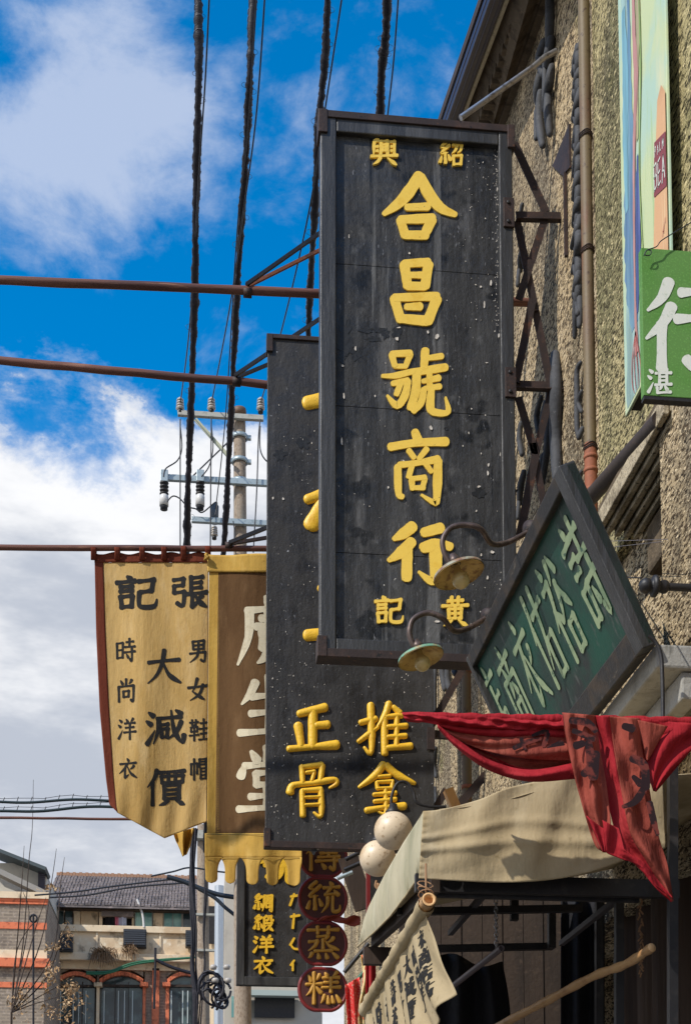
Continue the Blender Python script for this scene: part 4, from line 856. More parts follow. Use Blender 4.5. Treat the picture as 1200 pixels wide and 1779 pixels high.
def gooseneck(label, fl, pts, sh_c, tilt, rad, mt, Yf, Ys):
    k = lambda i: Yf+(Ys-Yf)*min(1, i/3)
    P = [PY(x, y, k(i)) for i, (x, y) in enumerate(pts)]
    o = thing('gooseneck_lamp', label, 'lamp', P[0], 'gooseneck lamps on the green plaque')
    m = MB(); m.tube(spline(P, 8), .0115*Ys/5.4, 10); obj('arm', m, m_goose, o)
    d = (P[1]-P[0]).normalized(); m = MB(); m.lathe(P[0]-d*.03, d, [(0, 0), (0, .042), (.008, .044), (.02, .028), (.035, .016), (.035, 0)], 16); obj('wall_flange', m, m_rust, o)
    ax = Vector(tilt).normalized(); c = PY(sh_c[0], sh_c[1], Ys)     # ax: points from the bulb up to the neck
    pr = [(0, rad), (.012, rad*.97), (rad*.22, rad*.72), (rad*.36, rad*.42), (rad*.44, rad*.2), (rad*.52, rad*.17)]
    m = MB(); m.lathe(c, ax, pr, 32); sh = obj('shade', m, mt, o)
    m = MB(); m.lathe(c, ax, [(a+(-.003), r*.985) for a, r in pr[:-1]]+[(rad*.43, 0)], 32); obj('shade_lining', m, m_shade_i, sh)
    m = MB(); m.lathe(c, ax, [(rad*.40, rad*.17), (rad*.42, rad*.24), (rad*.62, rad*.24), (rad*.74, rad*.16), (rad*.86, rad*.11), (rad*.86, 0)], 16); obj('socket', m, m_goose, o)
    m = MB(); br = rad*.34; pr = [(rad*.35, rad*.12), (rad*.18, rad*.14)]+[(-br*.45-br*math.cos(t)*-1*1, br*math.sin(t)) for t in [math.pi*(.25+.75*(i/8)) for i in range(0)]]
    pr += [(br*.35-br*(1-math.cos(t)), br*math.sin(t)) for t in [.75+(math.pi-.75)*i/10 for i in range(11)]]
    m.lathe(c-ax*rad*.02, ax, pr, 18); obj('bulb', m, m_bulb, o)
gooseneck('upper gooseneck lamp with a rusty pale shade in front of the tall sign', None, [(916, 925), (880, 943), (853, 944), (833, 918), (806, 912), (782, 918), (769, 938), (772, 962), (783, 982)], (797, 998), (-.28, .1, 1), .104, m_shade_r, 5.36, 5.2)
gooseneck('lower gooseneck lamp with a green shade above the red banner tip', None, [(843, 1075), (812, 1092), (788, 1096), (768, 1074), (742, 1065), (718, 1076), (711, 1098), (716, 1118), (722, 1126)], (731, 1144), (-.25, .1, 1), .106, m_shade_o, 6.15, 5.95)

# ================================================================== GLOBE LAMPS
def globe(label, x, y, r, Y):
    c = PY(x, y, Y); rr = r*Y/2400; o = thing('globe_lamp', label, 'lamp', c, 'round glass globe lamps'); m = MB()
    m.lathe(c, (0, 0, 1), [(-rr*math.cos(t), rr*math.sin(t)) for t in [math.pi*i/24 for i in range(25)]], 36); obj('globe', m, m_globe, o)
    m = MB(); m.lathe(c+Vector((0, 0, rr*.92)), (0, 0, 1), [(0, rr*.4), (.012, rr*.42), (.03, rr*.25), (.06, rr*.2), (.06, 0)], 14); obj('cap', m, m_dark, o); return o, c, rr
o, c, rr = globe('upper dirty glass globe hanging in front of the gold characters, below the curved arm', 683, 1444, 34.5, 8.5)
m = MB(); m.tube(spline([PY(x, y, 8.5) for x, y in ((681, 1412), (680, 1385), (690, 1362), (706, 1360), (718, 1376), (724, 1395), (748, 1402), (775, 1402))], 7), .010, 8); obj('arm', m, m_dark, o)
o, c, rr = globe('lower cleaner glass globe, partly behind the upper globe', 656, 1492, 32.5, 8.9)
m = MB(); m.tube(spline([PY(x, y, 8.9) for x, y in ((654, 1530), (652, 1540), (658, 1546), (655, 1536), (664, 1542), (672, 1540))], 5), .008, 6); obj('tassel', m, m_rope, o)
m = MB(); m.tube([PY(656, 1461, 8.9), PY(668, 1452, 8.95), PY(700, 1448, 9.0)], .010, 8); obj('arm', m, m_dark, o)

# ================================================================== POSTER AND GREEN BOARD
PXp = 1.68
pt = thing('wall_poster', 'tall pale green painted poster with a blue and pink figure beside the brown downpipe', 'poster', PX(1090, 712, PXp))
yf, yn = PX(1080, 400, PXp).y, PX(1163, 400, PXp).y
zb = PX(1092, 712, PXp).z
def mpP(x, y, h):                       # x 0..1 across (far to near), y metres below the poster's top
    return Vector((PXp-h, yf+(yn-yf)*x, 6.75-y*(6.75-zb)/2.9))
HP = 2.9
m = MB(); m.box((PXp, yf, zb), (PXp+.012, yn, 6.75)); obj('board', m, M('pale green poster ground', (.56, .63, .36), .6, 0, [(2.5, .42, .66, (.44, .60, .48)), (5, .5, .7, (.66, .66, .42), (1, 1, .3), 6), (9, .58, .7, (.40, .54, .26), (1, 3, .2), 6)], [(100, .0006)], .3), pt, bevel=.003)
m = MB(); m.box((PXp+.014, yf-.03, zb+.01), (1.735, yn+.03, zb+.10)); obj('backing_batten', m, m_dark, pt)
def band(name, pts, col, h, mp=mpP, parent=pt, colr2=None):
    m = MB(); P = spline([(x, y, w) for x, y, w in pts], 8); vs = []
    for i, p in enumerate(P):
        w = p[2]*(1+.12*math.sin(i*1.7)); vs += [mp((p[0]-w/2)*.66, p[1], h), mp((p[0]+w/2)*.66, p[1], h)]
    m.add(vs, [(2*i, 2*i+1, 2*i+3, 2*i+2) for i in range(len(P)-1)])
    c2 = colr2 or tuple(c*.65 for c in col)
    return obj(name, m, M(name+' paint', col, .6, 0, [(6, .42, .66, c2, (1, 3, .18), 6), (14, .55, .7, tuple(min(1, c*1.35+.05) for c in col), (1, 3, .12), 6)]), parent)
Zp = lambda py: 6.75-PX(1092, py, PXp).z       # poster metres for a photo row near its left edge
band('painted_backdrop', [(.22, -.0, .20), (.24, .6, .22), (.28, 1.2, .30), (.34, 2.0, .42), (.30, HP-.02, .46)], (.34, .50, .46), .001)
band('painted_robe', [(.36, .0, .05), (.38, .45, .10), (.34, .9, .20), (.32, 1.35, .36), (.33, 1.75, .46), (.34, 2.1, .44), (.40, 2.45, .22)], (.09, .18, .30), .002, colr2=(.20, .36, .44))
band('painted_robe', [(.20, .2, .10), (.24, .7, .20), (.20, 1.1, .18), (.22, 1.6, .10)], (.20, .42, .50), .003)
band('painted_robe', [(.60, 1.4, .04), (.58, 1.8, .16), (.56, 2.15, .14), (.50, 2.4, .05)], (.07, .10, .28), .0035)
band('painted_arm', [(.58, -.0, .08), (.56, .5, .10), (.60, .9, .14), (.50, 1.3, .09), (.45, 1.8, .07), (.44, 2.3, .06), (.46, 2.65, .12)], (.50, .25, .22), .004)
band('painted_arm', [(.70, .0, .18), (.70, .5, .14), (.64, .9, .08), (.60, 1.3, .05)], (.52, .46, .25), .003)
band('painted_fold', [(.74, .3, .03), (.76, .9, .05), (.66, 1.5, .03), (.72, 2.1, .03)], (.30, .42, .12), .0045)
for dx in (-.08, -.02, .05, .11):
    band('painted_finger', [(.44, 2.5, .03), (.40+dx, 2.62, .025), (.42+dx*1.5, 2.78, .02), (.45+dx, 2.88, .01)], (.40, .10, .08), .005)
m = MB(); pk = [(.84, 0, 1.38), (.78, 0, 1.7), (.64, 0, 2.75), (.995, 0, 2.75), (.995, 0, 1.44), (.92, 0, 1.34)]
m.add([mpP(a, c, .006) for a, b, c in pk], [tuple(range(6))]); obj('painted_packet', m, M('orange packet paint', (.70, .40, .20), .6, 0, [(5, .45, .7, (.60, .33, .16)), (16, .55, .7, (.76, .52, .28), (1, 3, .2))]), pt)
m = MB(); m.add([mpP(.775, 1.60, .008), mpP(.996, 1.69, .008), mpP(.996, 2.03, .008), mpP(.745, 1.93, .008)], [(0, 1, 2, 3)]); obj('painted_band', m, M('maroon packet band', (.25, .055, .06), .6), pt)
LT = {'B': [[(0, 0), (0, 100)], [(0, 4), (50, 6), (55, 28), (46, 46), (0, 48)], [(0, 50), (52, 54), (60, 74), (50, 96), (0, 97)]], 'E': [[(0, 0), (0, 100)], [(0, 3), (55, 3)], [(0, 50), (46, 50)], [(0, 97), (55, 97)]],
      'A': [[(0, 100), (30, 0)], [(30, 0), (62, 100)], [(12, 64), (50, 64)]], 'R': [[(0, 0), (0, 100)], [(0, 4), (50, 6), (55, 28), (46, 48), (0, 50)], [(20, 50), (58, 100)]], 'P': [[(0, 0), (0, 100)], [(0, 4), (50, 6), (55, 28), (46, 48), (0, 50)]],
      'L': [[(0, 0), (0, 100)], [(0, 97), (50, 97)]], 'M': [[(0, 100), (2, 0)], [(2, 0), (32, 70)], [(32, 70), (60, 0)], [(60, 0), (64, 100)]]}
m = MB()
for i, ch in enumerate('BEAR'[:3]):
    for st in LT[ch]: stroke(m, [(.768+.078*i+.00085*a, 1.745+.028*i+.0016*b) for a, b in st], [.012, .012], lambda x, y, h: mpP(x, y, .010), 'cloth', .01, 3, 0)
for i, ch in enumerate('PALM'):
    for st in LT[ch]: stroke(m, [(.79+.050*i+.00036*a, 1.645+.018*i+.0006*b) for a, b in st], [.007, .007], lambda x, y, h: mpP(x, y, .010), 'cloth', .01, 3, 0)
obj('painted_lettering', m, m_white, pt, kind='stuff')
m = MB()
for k in range(14): x, y = rnd.choice(((.93, 2.25), (.93, 2.45), (.78, 2.55), (.80, 2.68))); stroke(m, [(x+rnd.uniform(-.03, .03), y+rnd.uniform(-.05, .05)), (x+rnd.uniform(-.03, .04), y+rnd.uniform(-.05, .05))], [.008, .004], lambda x, y, h: mpP(x, y, .009), 'cloth', .01, 3)
obj('painted_scribble', m, M('faded red print', (.42, .12, .08), .7), pt, kind='stuff')

GY = 4.3
gb = thing('green_board', 'bright green board with white characters sticking out below the poster', 'sign', PY(1160, 687, GY))
a, b = PY(1118, 686, GY), PY(1330, 446, GY); m = MB(); m.box((a.x, GY, a.z), (b.x, GY+.03, b.z)); obj('board', m, m_greenb, gb, bevel=.002)
m = MB(); m.box((a.x+.002, GY+.002, a.z-.012), (b.x, GY+.03, a.z-.001)); obj('edge_strip', m, m_dark, gb)
mg = mA(0, 0, 1, GY)
obj('character', glyph('行', (1120, 487, 1240, 640), .145, mg, 'cloth', .002), m_white, gb)
obj('character', glyph('湛', (1124, 640, 1166, 684), .13, mg, 'cloth', .002), m_white, gb)
m = MB(); m.tube(spline([PY(x, y, GY-.02) for x, y in ((1118, 444), (1124, 434), (1131, 436), (1128, 443), (1120, 442), (1124, 434), (1140, 428), (1148, 418), (1170, 404), (1210, 380))], 5), .0018, 6); obj('hanging_wire', m, m_wire, gb)

# black ball finial on a rod
fn_ = thing('finial_rod', 'black turned finial on the end of a horizontal rod at the right edge', 'finial', PY(1150, 1017, 4.5))
c = PY(1109, 1017, 4.5); m = MB(); m.lathe(c, (1, .02, 0), [(0, 0), (.004, .012), (.012, .022), (.024, .027), (.036, .025), (.043, .017), (.047, .03), (.052, .037), (.062, .038), (.068, .03), (.073, .018), (.09, .024), (.10, .022), (.108, .014), (.108, 0)], 20); obj('finial', m, m_dark, fn_)
m = MB(); m.tube([c+Vector((.10, 0, 0)), c+Vector((.62, 0, 0))], .0135, 10); obj('rod', m, m_dark, fn_)
m = MB(); m.tube([PX(1085, 1003, WX), PY(1112, 1004, 4.52)], .003, 5); obj('wire', m, m_wire, fn_)
for a_, b_, l in (((1035, 941), (1160, 937), 'upper hair thin wire crossing under the stone moulding'), ((1060, 951), (1150, 941), 'lower hair thin wire crossing under the stone moulding')):
    m = MB(); m.tube([PX(a_[0], a_[1], 1.65), PX(b_[0], b_[1], 1.65)], .0012, 4); obj('taut_wire', m, m_wrap, None, l, 'wire')
m = MB(); m.tube(spline([PY(x, y, 4.62) for x, y in ((1126, 1105), (1140, 1118), (1148, 1140), (1150, 1170), (1151, 1215), (1151, 1275))], 6), .0075, 8); obj('power_cord', m, m_dark, None, 'black cord hanging from the near corner of the green plaque', 'cord')

# ================================================================== RED BANNER ON ITS ROD
BY = 4.3
bn = thing('cloth_banner', 'crimson banner wrapped along a horizontal rod with a long twisted tail', 'banner', PY(1000, 1250, BY))
m = MB(); m.tube([PY(706, 1245, BY), PY(1330, 1260, BY)], .009, 10); obj('rod', m, m_bamboo, bn)
m = MB(); m.tube([PY(708+k*10, 1246+k*.17, BY) for k in range(64)], [.0155+.002*math.sin(k*1.3)+.0015*math.sin(k*3.7) for k in range(64)], 14); obj('wrapped_cloth', m, m_red, bn)
def patch(A, B, nu, nv, dep, mat, name, parent, Y=BY, solid=.003, sub=0):
    m = MB()
    def fn(uu, v):
        p, q = lerp_poly(A, v), lerp_poly(B, v); x = p[0]+(q[0]-p[0])*uu; y = p[1]+(q[1]-p[1])*uu
        return PY(x, y, Y+dep(uu, v))
    m.grid(fn, nu, nv); return obj(name, m, mat, parent, solid=solid)
sA = spline([(698, 1238, 0), (730, 1237, 0), (800, 1240, 0), (900, 1245, 0), (985, 1245, 0)], 6); sB = spline([(704, 1252, 0), (740, 1256, 0), (790, 1264, 0), (900, 1268, 0), (985, 1270, 0)], 6)
T = lambda L: [(p[0], p[1]) for p in L]
patch(T(sB), T(sA), 26, 90, lambda uu, v: -.022*math.sin(math.pi*uu)-.008*math.sin(uu*9+v*12)-.004*math.sin(uu*5-v*60), m_red, 'rolled_cloth', bn)
def fold(name, mat, a, b, dep):
    patch(T(spline([(x, y, 0) for x, y in a], 8)), T(spline([(x, y, 0) for x, y in b], 8)), 26, 80, dep, mat, name, bn)
sn = math.sin
fold('upper_fold', m_red, [(758, 1258), (800, 1262), (860, 1264), (930, 1266), (1002, 1266)], [(764, 1262), (800, 1272), (860, 1279), (930, 1279), (1002, 1282)], lambda uu, v: .012-.012*sn(math.pi*uu)-.004*sn(v*17))
fold('printed_fold', m_redb, [(764, 1261), (800, 1271), (860, 1276), (930, 1276), (1002, 1278)], [(766, 1266), (800, 1288), (850, 1307), (920, 1318), (1002, 1322)], lambda uu, v: .020-.020*sn(math.pi*uu*.9)*(.3+v)-.006*sn(uu*10+v*9))
fold('inner_fold', m_redb, [(766, 1264), (800, 1284), (850, 1300), (920, 1312), (1002, 1316)], [(768, 1268), (800, 1298), (850, 1328), (920, 1344), (1002, 1340)], lambda uu, v: .055+.012*sn(uu*6+v*4))
fold('dark_fold', m_red, [(762, 1262), (790, 1278), (840, 1304), (890, 1330), (940, 1338)], [(764, 1266), (792, 1288), (840, 1322), (890, 1342), (940, 1346)], lambda uu, v: .04+.010*sn(uu*5))
fold('lower_fold', m_red, [(758, 1258), (795, 1287), (850, 1322), (920, 1339), (1002, 1326)], [(764, 1268), (795, 1300), (850, 1338), (920, 1357), (1002, 1352)], lambda uu, v: .01-.035*sn(math.pi*uu)-.006*sn(uu*7+v*14))
# knot and tail
tailA = spline([(976, 1238, 0), (984, 1290, 0), (998, 1350, 0), (1018, 1420, 0), (1034, 1468, 0), (1046, 1478, 0)], 8)
tailM = spline([(1035, 1243, 0), (1042, 1300, 0), (1054, 1370, 0), (1060, 1420, 0), (1060, 1440, 0), (1052, 1482, 0)], 8)
patch(T(tailA), T(tailM), 24, 70, lambda uu, v: -.045-.03*math.sin(math.pi*uu)*(1-.5*v)-.012*math.sin(uu*11+v*4)-.006*math.sin(v*20+uu*4), m_redb, 'tail_printed', bn)
patch([(1018, 1418), (1046, 1479)], [(1048, 1440), (1050, 1482)], 10, 14, lambda uu, v: -.095-.01*math.sin(uu*6), m_red, 'tail_hem', bn)
t2A = spline([(1032, 1243, 0), (1040, 1300, 0), (1052, 1370, 0), (1062, 1420, 0), (1076, 1465, 0), (1108, 1505, 0), (1140, 1545, 0), (1166, 1567, 0)], 8)
t2B = spline([(1110, 1248, 0), (1116, 1300, 0), (1128, 1370, 0), (1136, 1420, 0), (1146, 1460, 0), (1158, 1500, 0), (1164, 1530, 0), (1170, 1566, 0)], 8)
def d2(uu, v): return -.020-.035*math.sin(math.pi*uu*.9)-.020*math.sin(uu*10-v*5)*(1-.3*v)-.006*math.sin(v*23+uu*7)
def strip2(u0, u1, mat, name, dz=0):
    m = MB()
    def fn(uu, v):
        U = u0+(u1-u0)*uu; p, q = lerp_poly(T(t2A), v), lerp_poly(T(t2B), v); x = p[0]+(q[0]-p[0])*U; y = p[1]+(q[1]-p[1])*U
        return PY(x, y, BY+d2(U, v)+dz)
    m.grid(fn, 22, 110); return obj(name, m, mat, bn, solid=.003)
strip2(0, .34, m_red, 'tail_hem'); strip2(.34, 1.0, m_redb, 'tail_printed')
# lower red lining that shows behind the tail
patch([(1046, 1425), (1054, 1482), (1100, 1500), (1140, 1540)], [(1075, 1440), (1084, 1478), (1120, 1500), (1168, 1562)], 16, 40, lambda uu, v: -.085-.012*math.sin(uu*5+v*8), m_red, 'tail_lining', bn)
# right hand swag back to the rod and beyond
patch(T(spline([(1100, 1247, 0), (1112, 1300, 0), (1126, 1350, 0), (1134, 1374, 0)], 6)), T(spline([(1240, 1262, 0), (1235, 1280, 0), (1205, 1300, 0), (1140, 1376, 0)], 6)), 30, 40, lambda uu, v: .0-.025*math.sin(math.pi*uu)-.010*math.sin(uu*12+v*6), m_red, 'side_fold', bn)
patch([(1110, 1250), (1116, 1268), (1120, 1286)], [(1330, 1254), (1330, 1266), (1330, 1280)], 30, 10, lambda uu, v: -.022*math.sin(math.pi*v)-.006*math.sin(uu*20+v*5), m_red, 'rolled_cloth', bn)
patch([(1104, 1250), (1114, 1290), (1122, 1320)], [(1160, 1262), (1140, 1296), (1126, 1322)], 14, 24, lambda uu, v: -.034-.014*math.sin(math.pi*uu), m_redb, 'printed_corner', bn)
mbn = lambda dd: (lambda x, y, h: PY(x, y, BY+dd-h))
for st, dd in (([[(893, 1300, 8), (915, 1290, 9), (938, 1284, 6)], [(905, 1284, 7), (912, 1302, 6)], [(925, 1278, 5), (950, 1272, 9), (944, 1296, 8)], [(952, 1300, 7), (975, 1292, 12)]], -.004),
               ([[(992, 1252, 12), (1020, 1256, 14), (1034, 1270, 10)], [(1000, 1296, 14), (1012, 1292, 12)], [(1022, 1290, 12), (1026, 1330, 16), (1014, 1345, 14)], [(1034, 1310, 16), (1030, 1350, 18)], [(996, 1270, 9), (1030, 1284, 12)]], -.088),
               ([[(1084, 1262, 12), (1098, 1266, 15)], [(1098, 1318, 14), (1118, 1330, 16), (1122, 1368, 14)], [(1124, 1360, 12), (1104, 1392, 14), (1082, 1402, 7)], [(1100, 1350, 8), (1112, 1362, 14)], [(1128, 1396, 12), (1136, 1430, 12), (1142, 1450, 7)]], -.080)):
    obj('character', traced(st, mbn(dd), 'cloth', .002), m_ink2, bn)

# ================================================================== AWNING
AX = .742; AY = PX(735, 1411, AX).y
aw = thing('canvas_awning', 'khaki canvas awning with a hanging valance over the dark stall', 'awning', PY(940, 1500, AY+.5))
topc = spline([(735, 1411, 0), (765, 1407, 0), (830, 1391, 0), (880, 1370, 0), (940, 1357, 0), (1000, 1348, 0), (1090, 1338, 0), (1150, 1336, 0)], 8)
botc = spline([(727, 1527, 0), (790, 1531, 0), (860, 1534, 0), (930, 1532, 0), (990, 1524, 0), (1045, 1510, 0), (1100, 1490, 0), (1156, 1474, 0)], 8)
def dA(uu, v):    # v along, uu down
    s = math.sin
    return .6*(-.022*s(math.pi*min(1, uu*1.1))*(.5+.5*s(v*7))-.013*math.exp(-((v-.40-.22*(1-uu))/.05)**2)+.012*math.exp(-((v-.30-.22*(1-uu)**1.5)/.07)**2)
            -.012*s(7*uu+10*v+1.2*s(5*v))*v*(1-v)-.0015*s(23*v+9*uu+2*s(7*uu))-.012*s(uu*5+v*26)*(1-uu)-.014*math.exp(-((uu-.55-.6*(v-.2)**2)/.06)**2)-.010*math.exp(-((uu-.35-.9*(v-.25)**2)/.05)**2)+.003*s(60*uu)*math.exp(-(v/.02)**2))
patch(T(topc), T(botc), 50, 160, dA, m_awn, 'front_valance', aw, AY, .003)
A_ = [(x, y) for x, y in ((735, 1411), (700, 1465), (668, 1520), (640, 1576), (631, 1600))]
B_ = [(x, y) for x, y in ((727, 1527), (706, 1558), (680, 1592), (650, 1622), (622, 1646))]
m = MB()
def fS(uu, v):
    p, q = lerp_poly(A_, v), lerp_poly(B_, v); x = p[0]+(q[0]-p[0])*uu; y = p[1]+(q[1]-p[1])*uu
    return PX(x, y, AX++.004*math.sin(v*34+uu*2)*(.2+uu)-.008*math.sin(uu*math.pi))
m.grid(fS, 24, 90); obj('side_valance', m, m_awn2, aw, solid=.003)
far = PX(631, 1600, AX); nr = PX(735, 1411, AX)
m = MB(); m.tube([fS(1, k/30)+Vector((-.004, 0, 0)) for k in range(31)], .004, 6); obj('hem', m, m_awn, aw)
def roofp(uu, v):
    x = AX+(WX-AX)*uu; Y = nr.y+(far.y-nr.y)*v; z0 = nr.z+(far.z-nr.z)*v; zt_ = lerp_poly(T(topc), uu)
    zf = PY(735+uu*415, lerp_poly(T(topc), uu)[1], AY).z
    return Vector((x, Y, zf*(1-v)+(z0+.28*uu)*v-.03*math.sin(math.pi*uu)*math.sin(math.pi*v)))
m = MB(); m.grid(roofp, 24, 24); obj('canopy', m, m_awn, aw, solid=.003)
# dark timber frame under the canvas
for nm, x0, y0, x1, y1, Y, d in (('front_beam', 722, 1530, 1180, 1548, AY+.10, .03), ('front_beam', 735, 1553, 1110, 1558, AY+.14, .02)):
    m = bx(x0, y0, x1, y1, Y, d); obj(nm, m, m_dark, aw)
m = MB(); m.bar((AX+.05, nr.y+.05, nr.z-.24), (AX+.05, far.y, far.z-.10), .03, .05); obj('side_beam', m, m_darkbrown, aw)
m = MB(); m.box((AX-.0, far.y-.03, far.z-.21), (AX+.25, far.y+.02, far.z-.13)); obj('end_board', m, m_darkbrown, aw)
for x0, y0, x1, y1, Y in ((690, 1585, 1010, 1579, 5.3), (700, 1650, 960, 1645, 5.6)): 
    m = MB(); m.bar(PY(x0, y0, Y), PY(x1, y1, Y), .03, .028); obj('cross_beam', m, m_dark, aw)
for x, y0, y1, Y in ((893, 1545, 1600, 5.35), (958, 1583, 1648, 5.5), (1040, 1545, 1790, 5.6), (1075, 1550, 1790, 4.9), (1168, 1330, 1790, 4.5)):
    m = MB(); m.bar(PY(x, y0, Y), PY(x, y1, Y), .030, .03, (0, 1, 0)); obj('post', m, m_dark, aw)
m = MB(); m.bar(PY(846, 1548, 5.0), PY(782, 1622, 5.9), .022, .022); obj('brace', m, M('grey brown brace', (.05, .043, .045), .6), aw)
m = MB(); m.bar(PY(1095, 1545, 4.9), PY(975, 1640, 5.9), .022, .022); obj('brace', m, M('grey brown brace', (.05, .043, .045), .6), aw)

# stall back: boards, curtain, black cloth, floor
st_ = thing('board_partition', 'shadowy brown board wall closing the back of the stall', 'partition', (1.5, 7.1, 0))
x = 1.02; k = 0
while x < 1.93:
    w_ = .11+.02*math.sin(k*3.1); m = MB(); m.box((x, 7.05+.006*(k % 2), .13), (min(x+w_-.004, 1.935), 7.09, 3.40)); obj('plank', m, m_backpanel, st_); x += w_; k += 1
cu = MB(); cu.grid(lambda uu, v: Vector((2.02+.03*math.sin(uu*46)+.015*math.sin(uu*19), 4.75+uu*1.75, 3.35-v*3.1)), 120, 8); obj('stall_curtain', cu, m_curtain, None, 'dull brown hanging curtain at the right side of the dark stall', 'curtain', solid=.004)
m = MB(); m.grid(lambda uu, v: PY(762+110*uu+25*math.sin(v*2)*(uu-.4), 1662+(14*uu-8*math.sin(uu*7))*(1-v)+150*v, 6.2+.05*math.sin(uu*14)), 40, 10); obj('black_tarpaulin', m, m_blackcloth, None, 'black tarpaulin draped low in the stall behind the hanging cloth', 'tarpaulin', solid=.004)
m = MB(); m.grid(lambda uu, v: PY(975+75*uu, 1560+240*v, 6.4+.04*math.sin(uu*12)), 20, 8); obj('black_cloth', m, m_blackcloth, None, 'black cloth hanging upright between the stall posts', 'cloth', solid=.004)
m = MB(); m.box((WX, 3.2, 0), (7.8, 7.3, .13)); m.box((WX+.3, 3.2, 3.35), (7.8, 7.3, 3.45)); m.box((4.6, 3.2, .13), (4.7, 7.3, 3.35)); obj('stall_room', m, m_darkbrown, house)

# bamboo pole with the lettered cloth
bb = thing('bamboo_pole', 'bamboo pole tied under the awning, its cut end showing, carrying lettered cloth', 'pole', PX(745, 1562, .746))
b0, b1 = PX(745, 1563, .746), PX(634, 1756, .70); L = b1-b0
m = MB(); m.tube([b0+L*(k/16) for k in range(17)], [.0235*(1+(.10 if k % 5 == 0 else 0)) for k in range(17)], 16, caps=False); obj('stalk', m, m_bamboo, bb)
d = L.normalized(); m = MB(); m.lathe(b0, d, [(0, .0235), (-.0015, .021), (-.001, .016), (.03, .0155), (.03, 0)], 20); obj('cut_end', m, m_bambooin, bb)
m = MB()
for k in range(7): c = b0+d*(.045+.003*k)+Vector((0, 0, .012*k)); m.tube([c+Vector((.026*math.cos(t), .010*math.sin(t), .014*math.sin(t+k))) for t in [j*.6 for j in range(12)]], .0022, 5)
m.tube([b0+d*.05+Vector((0, 0, .02)), b0+d*.05+Vector((0, 0, .14))], .004, 5); obj('twine', m, m_rope, bb)
hc = thing('lettered_cloth', 'khaki cloth with columns of black writing rolled over the bamboo pole', 'cloth', b0+L*.5-Vector((0, 0, .3)))
m = MB(); m.tube([b0+L*(.03+.97*k/40)+Vector((0, 0, -.002)) for k in range(41)], [.029+.003*math.sin(k*1.3)+.002*math.sin(k*3.1) for k in range(41)], 16, caps=False); obj('roll', m, m_awn, hc)
def mpH(x, y, h):                       # x 0..1 along the pole (near to far), y 0..1 down
    p = b0+L*(.05+.95*x); drop = .19+.32*min(x, .5)
    inw = .015+.012*math.exp(-x/.13)*y
    f = (.012*math.sin(x*30+y*2)+.006*math.sin(x*71+y*5))*(.2+y)
    return p+Vector((inw*y+f+.02*y-h*.9, -.05*y*math.exp(-x/.1)-h*.3, -.02-drop*y))
m = MB(); m.grid(lambda uu, v: mpH(uu, v*1.55, 0), 90, 40); obj('hanging', m, m_awn, hc, solid=.002)
cols = ['衣商店佑', '時尚洋', '大減價', '男女鞋', '詩裕佑']
for i, x in enumerate((.08, .18, .28, .38, .50, .62, .74, .86)):
    s_ = cols[i % 5]
    for j, ch in enumerate(s_[:4]): obj('character', glyph(ch, (x+.030, .12+.30*j+.05*(i % 2), x-.025, .40+.30*j+.05*(i % 2)), .10, lambda a, b, h: mpH(a, b, .004), 'cloth', .003), m_ink, hc)

# sticks, chain, wooden block
m = MB(); a_, b_ = PY(1132, 1647, 4.6), PY(940, 1745, 5.3); S = spline([a_, a_.lerp(b_, .22)+Vector((0, 0, -.012)), a_.lerp(b_, .5)+Vector((0, 0, .004)), b_, b_.lerp(a_, -.6)], 6); m.tube(S, [.0165+.002*math.sin(i*1.9) for i in range(len(S))], 10); sk = obj('wooden_stick', m, m_bamboo, None, 'pale bent wooden stick poking out at the lower right', 'stick')
m = MB(); d = (S[0]-S[1]).normalized(); m.lathe(S[0], d, [(.0, .0165), (.004, .014), (.004, 0)], 12); obj('cut_end', m, m_bambooin, sk)
ORGs = None
a_, b_ = PY(871, 1648, 5.0), PY(740, 1750, 6.0); cp = thing('hung_pipe', 'thin dull pipe hung by a chain under the awning', 'pipe', a_)
m = MB(); m.tube([a_, b_], .0125, 12, caps=False); d = (b_-a_).normalized(); m.lathe(a_, d, [(0, .0125), (-.001, .010), (.02, .0095), (.02, 0)], 12); obj('tube', m, M('dull mauve pipe', (.10, .075, .078), .5), cp)
m = MB()
top_ = PY(861, 1560, 5.05); bt_ = PY(862, 1646, 5.03)
for k in range(12):
    c = bt_.lerp(top_, k/12); q = (Vector((1, 0, 0)) if k % 2 else Vector((0, 1, 0)))
    m.tube([c+q*.007*math.cos(t)+Vector((0, 0, .013*math.sin(t))) for t in [j*math.pi/4 for j in range(9)]], .002, 5, caps=False)
obj('chain', m, m_steel, cp, kind='stuff')
m = MB(); m.bar(PY(778, 1372, 7.6), PY(800, 1425, 7.6), .055, .05, (0, 1, 0)); obj('wooden_block', m, m_wood, None, 'short orange varnished timber poking up behind the awning', 'timber', bevel=.004)
m = MB(); c = PY(1112, 1560, 5.2)
for k in range(26): z = -.006*k; m.tube([c+Vector((.006*math.sin(k), 0, z*2)), c+Vector((.012*math.sin(k*1.7+1), .004, z*2-.018))], .0035, 5)
obj('rag_string', m, m_rope, None, 'brown frayed string hanging beside the stall curtain', 'string')

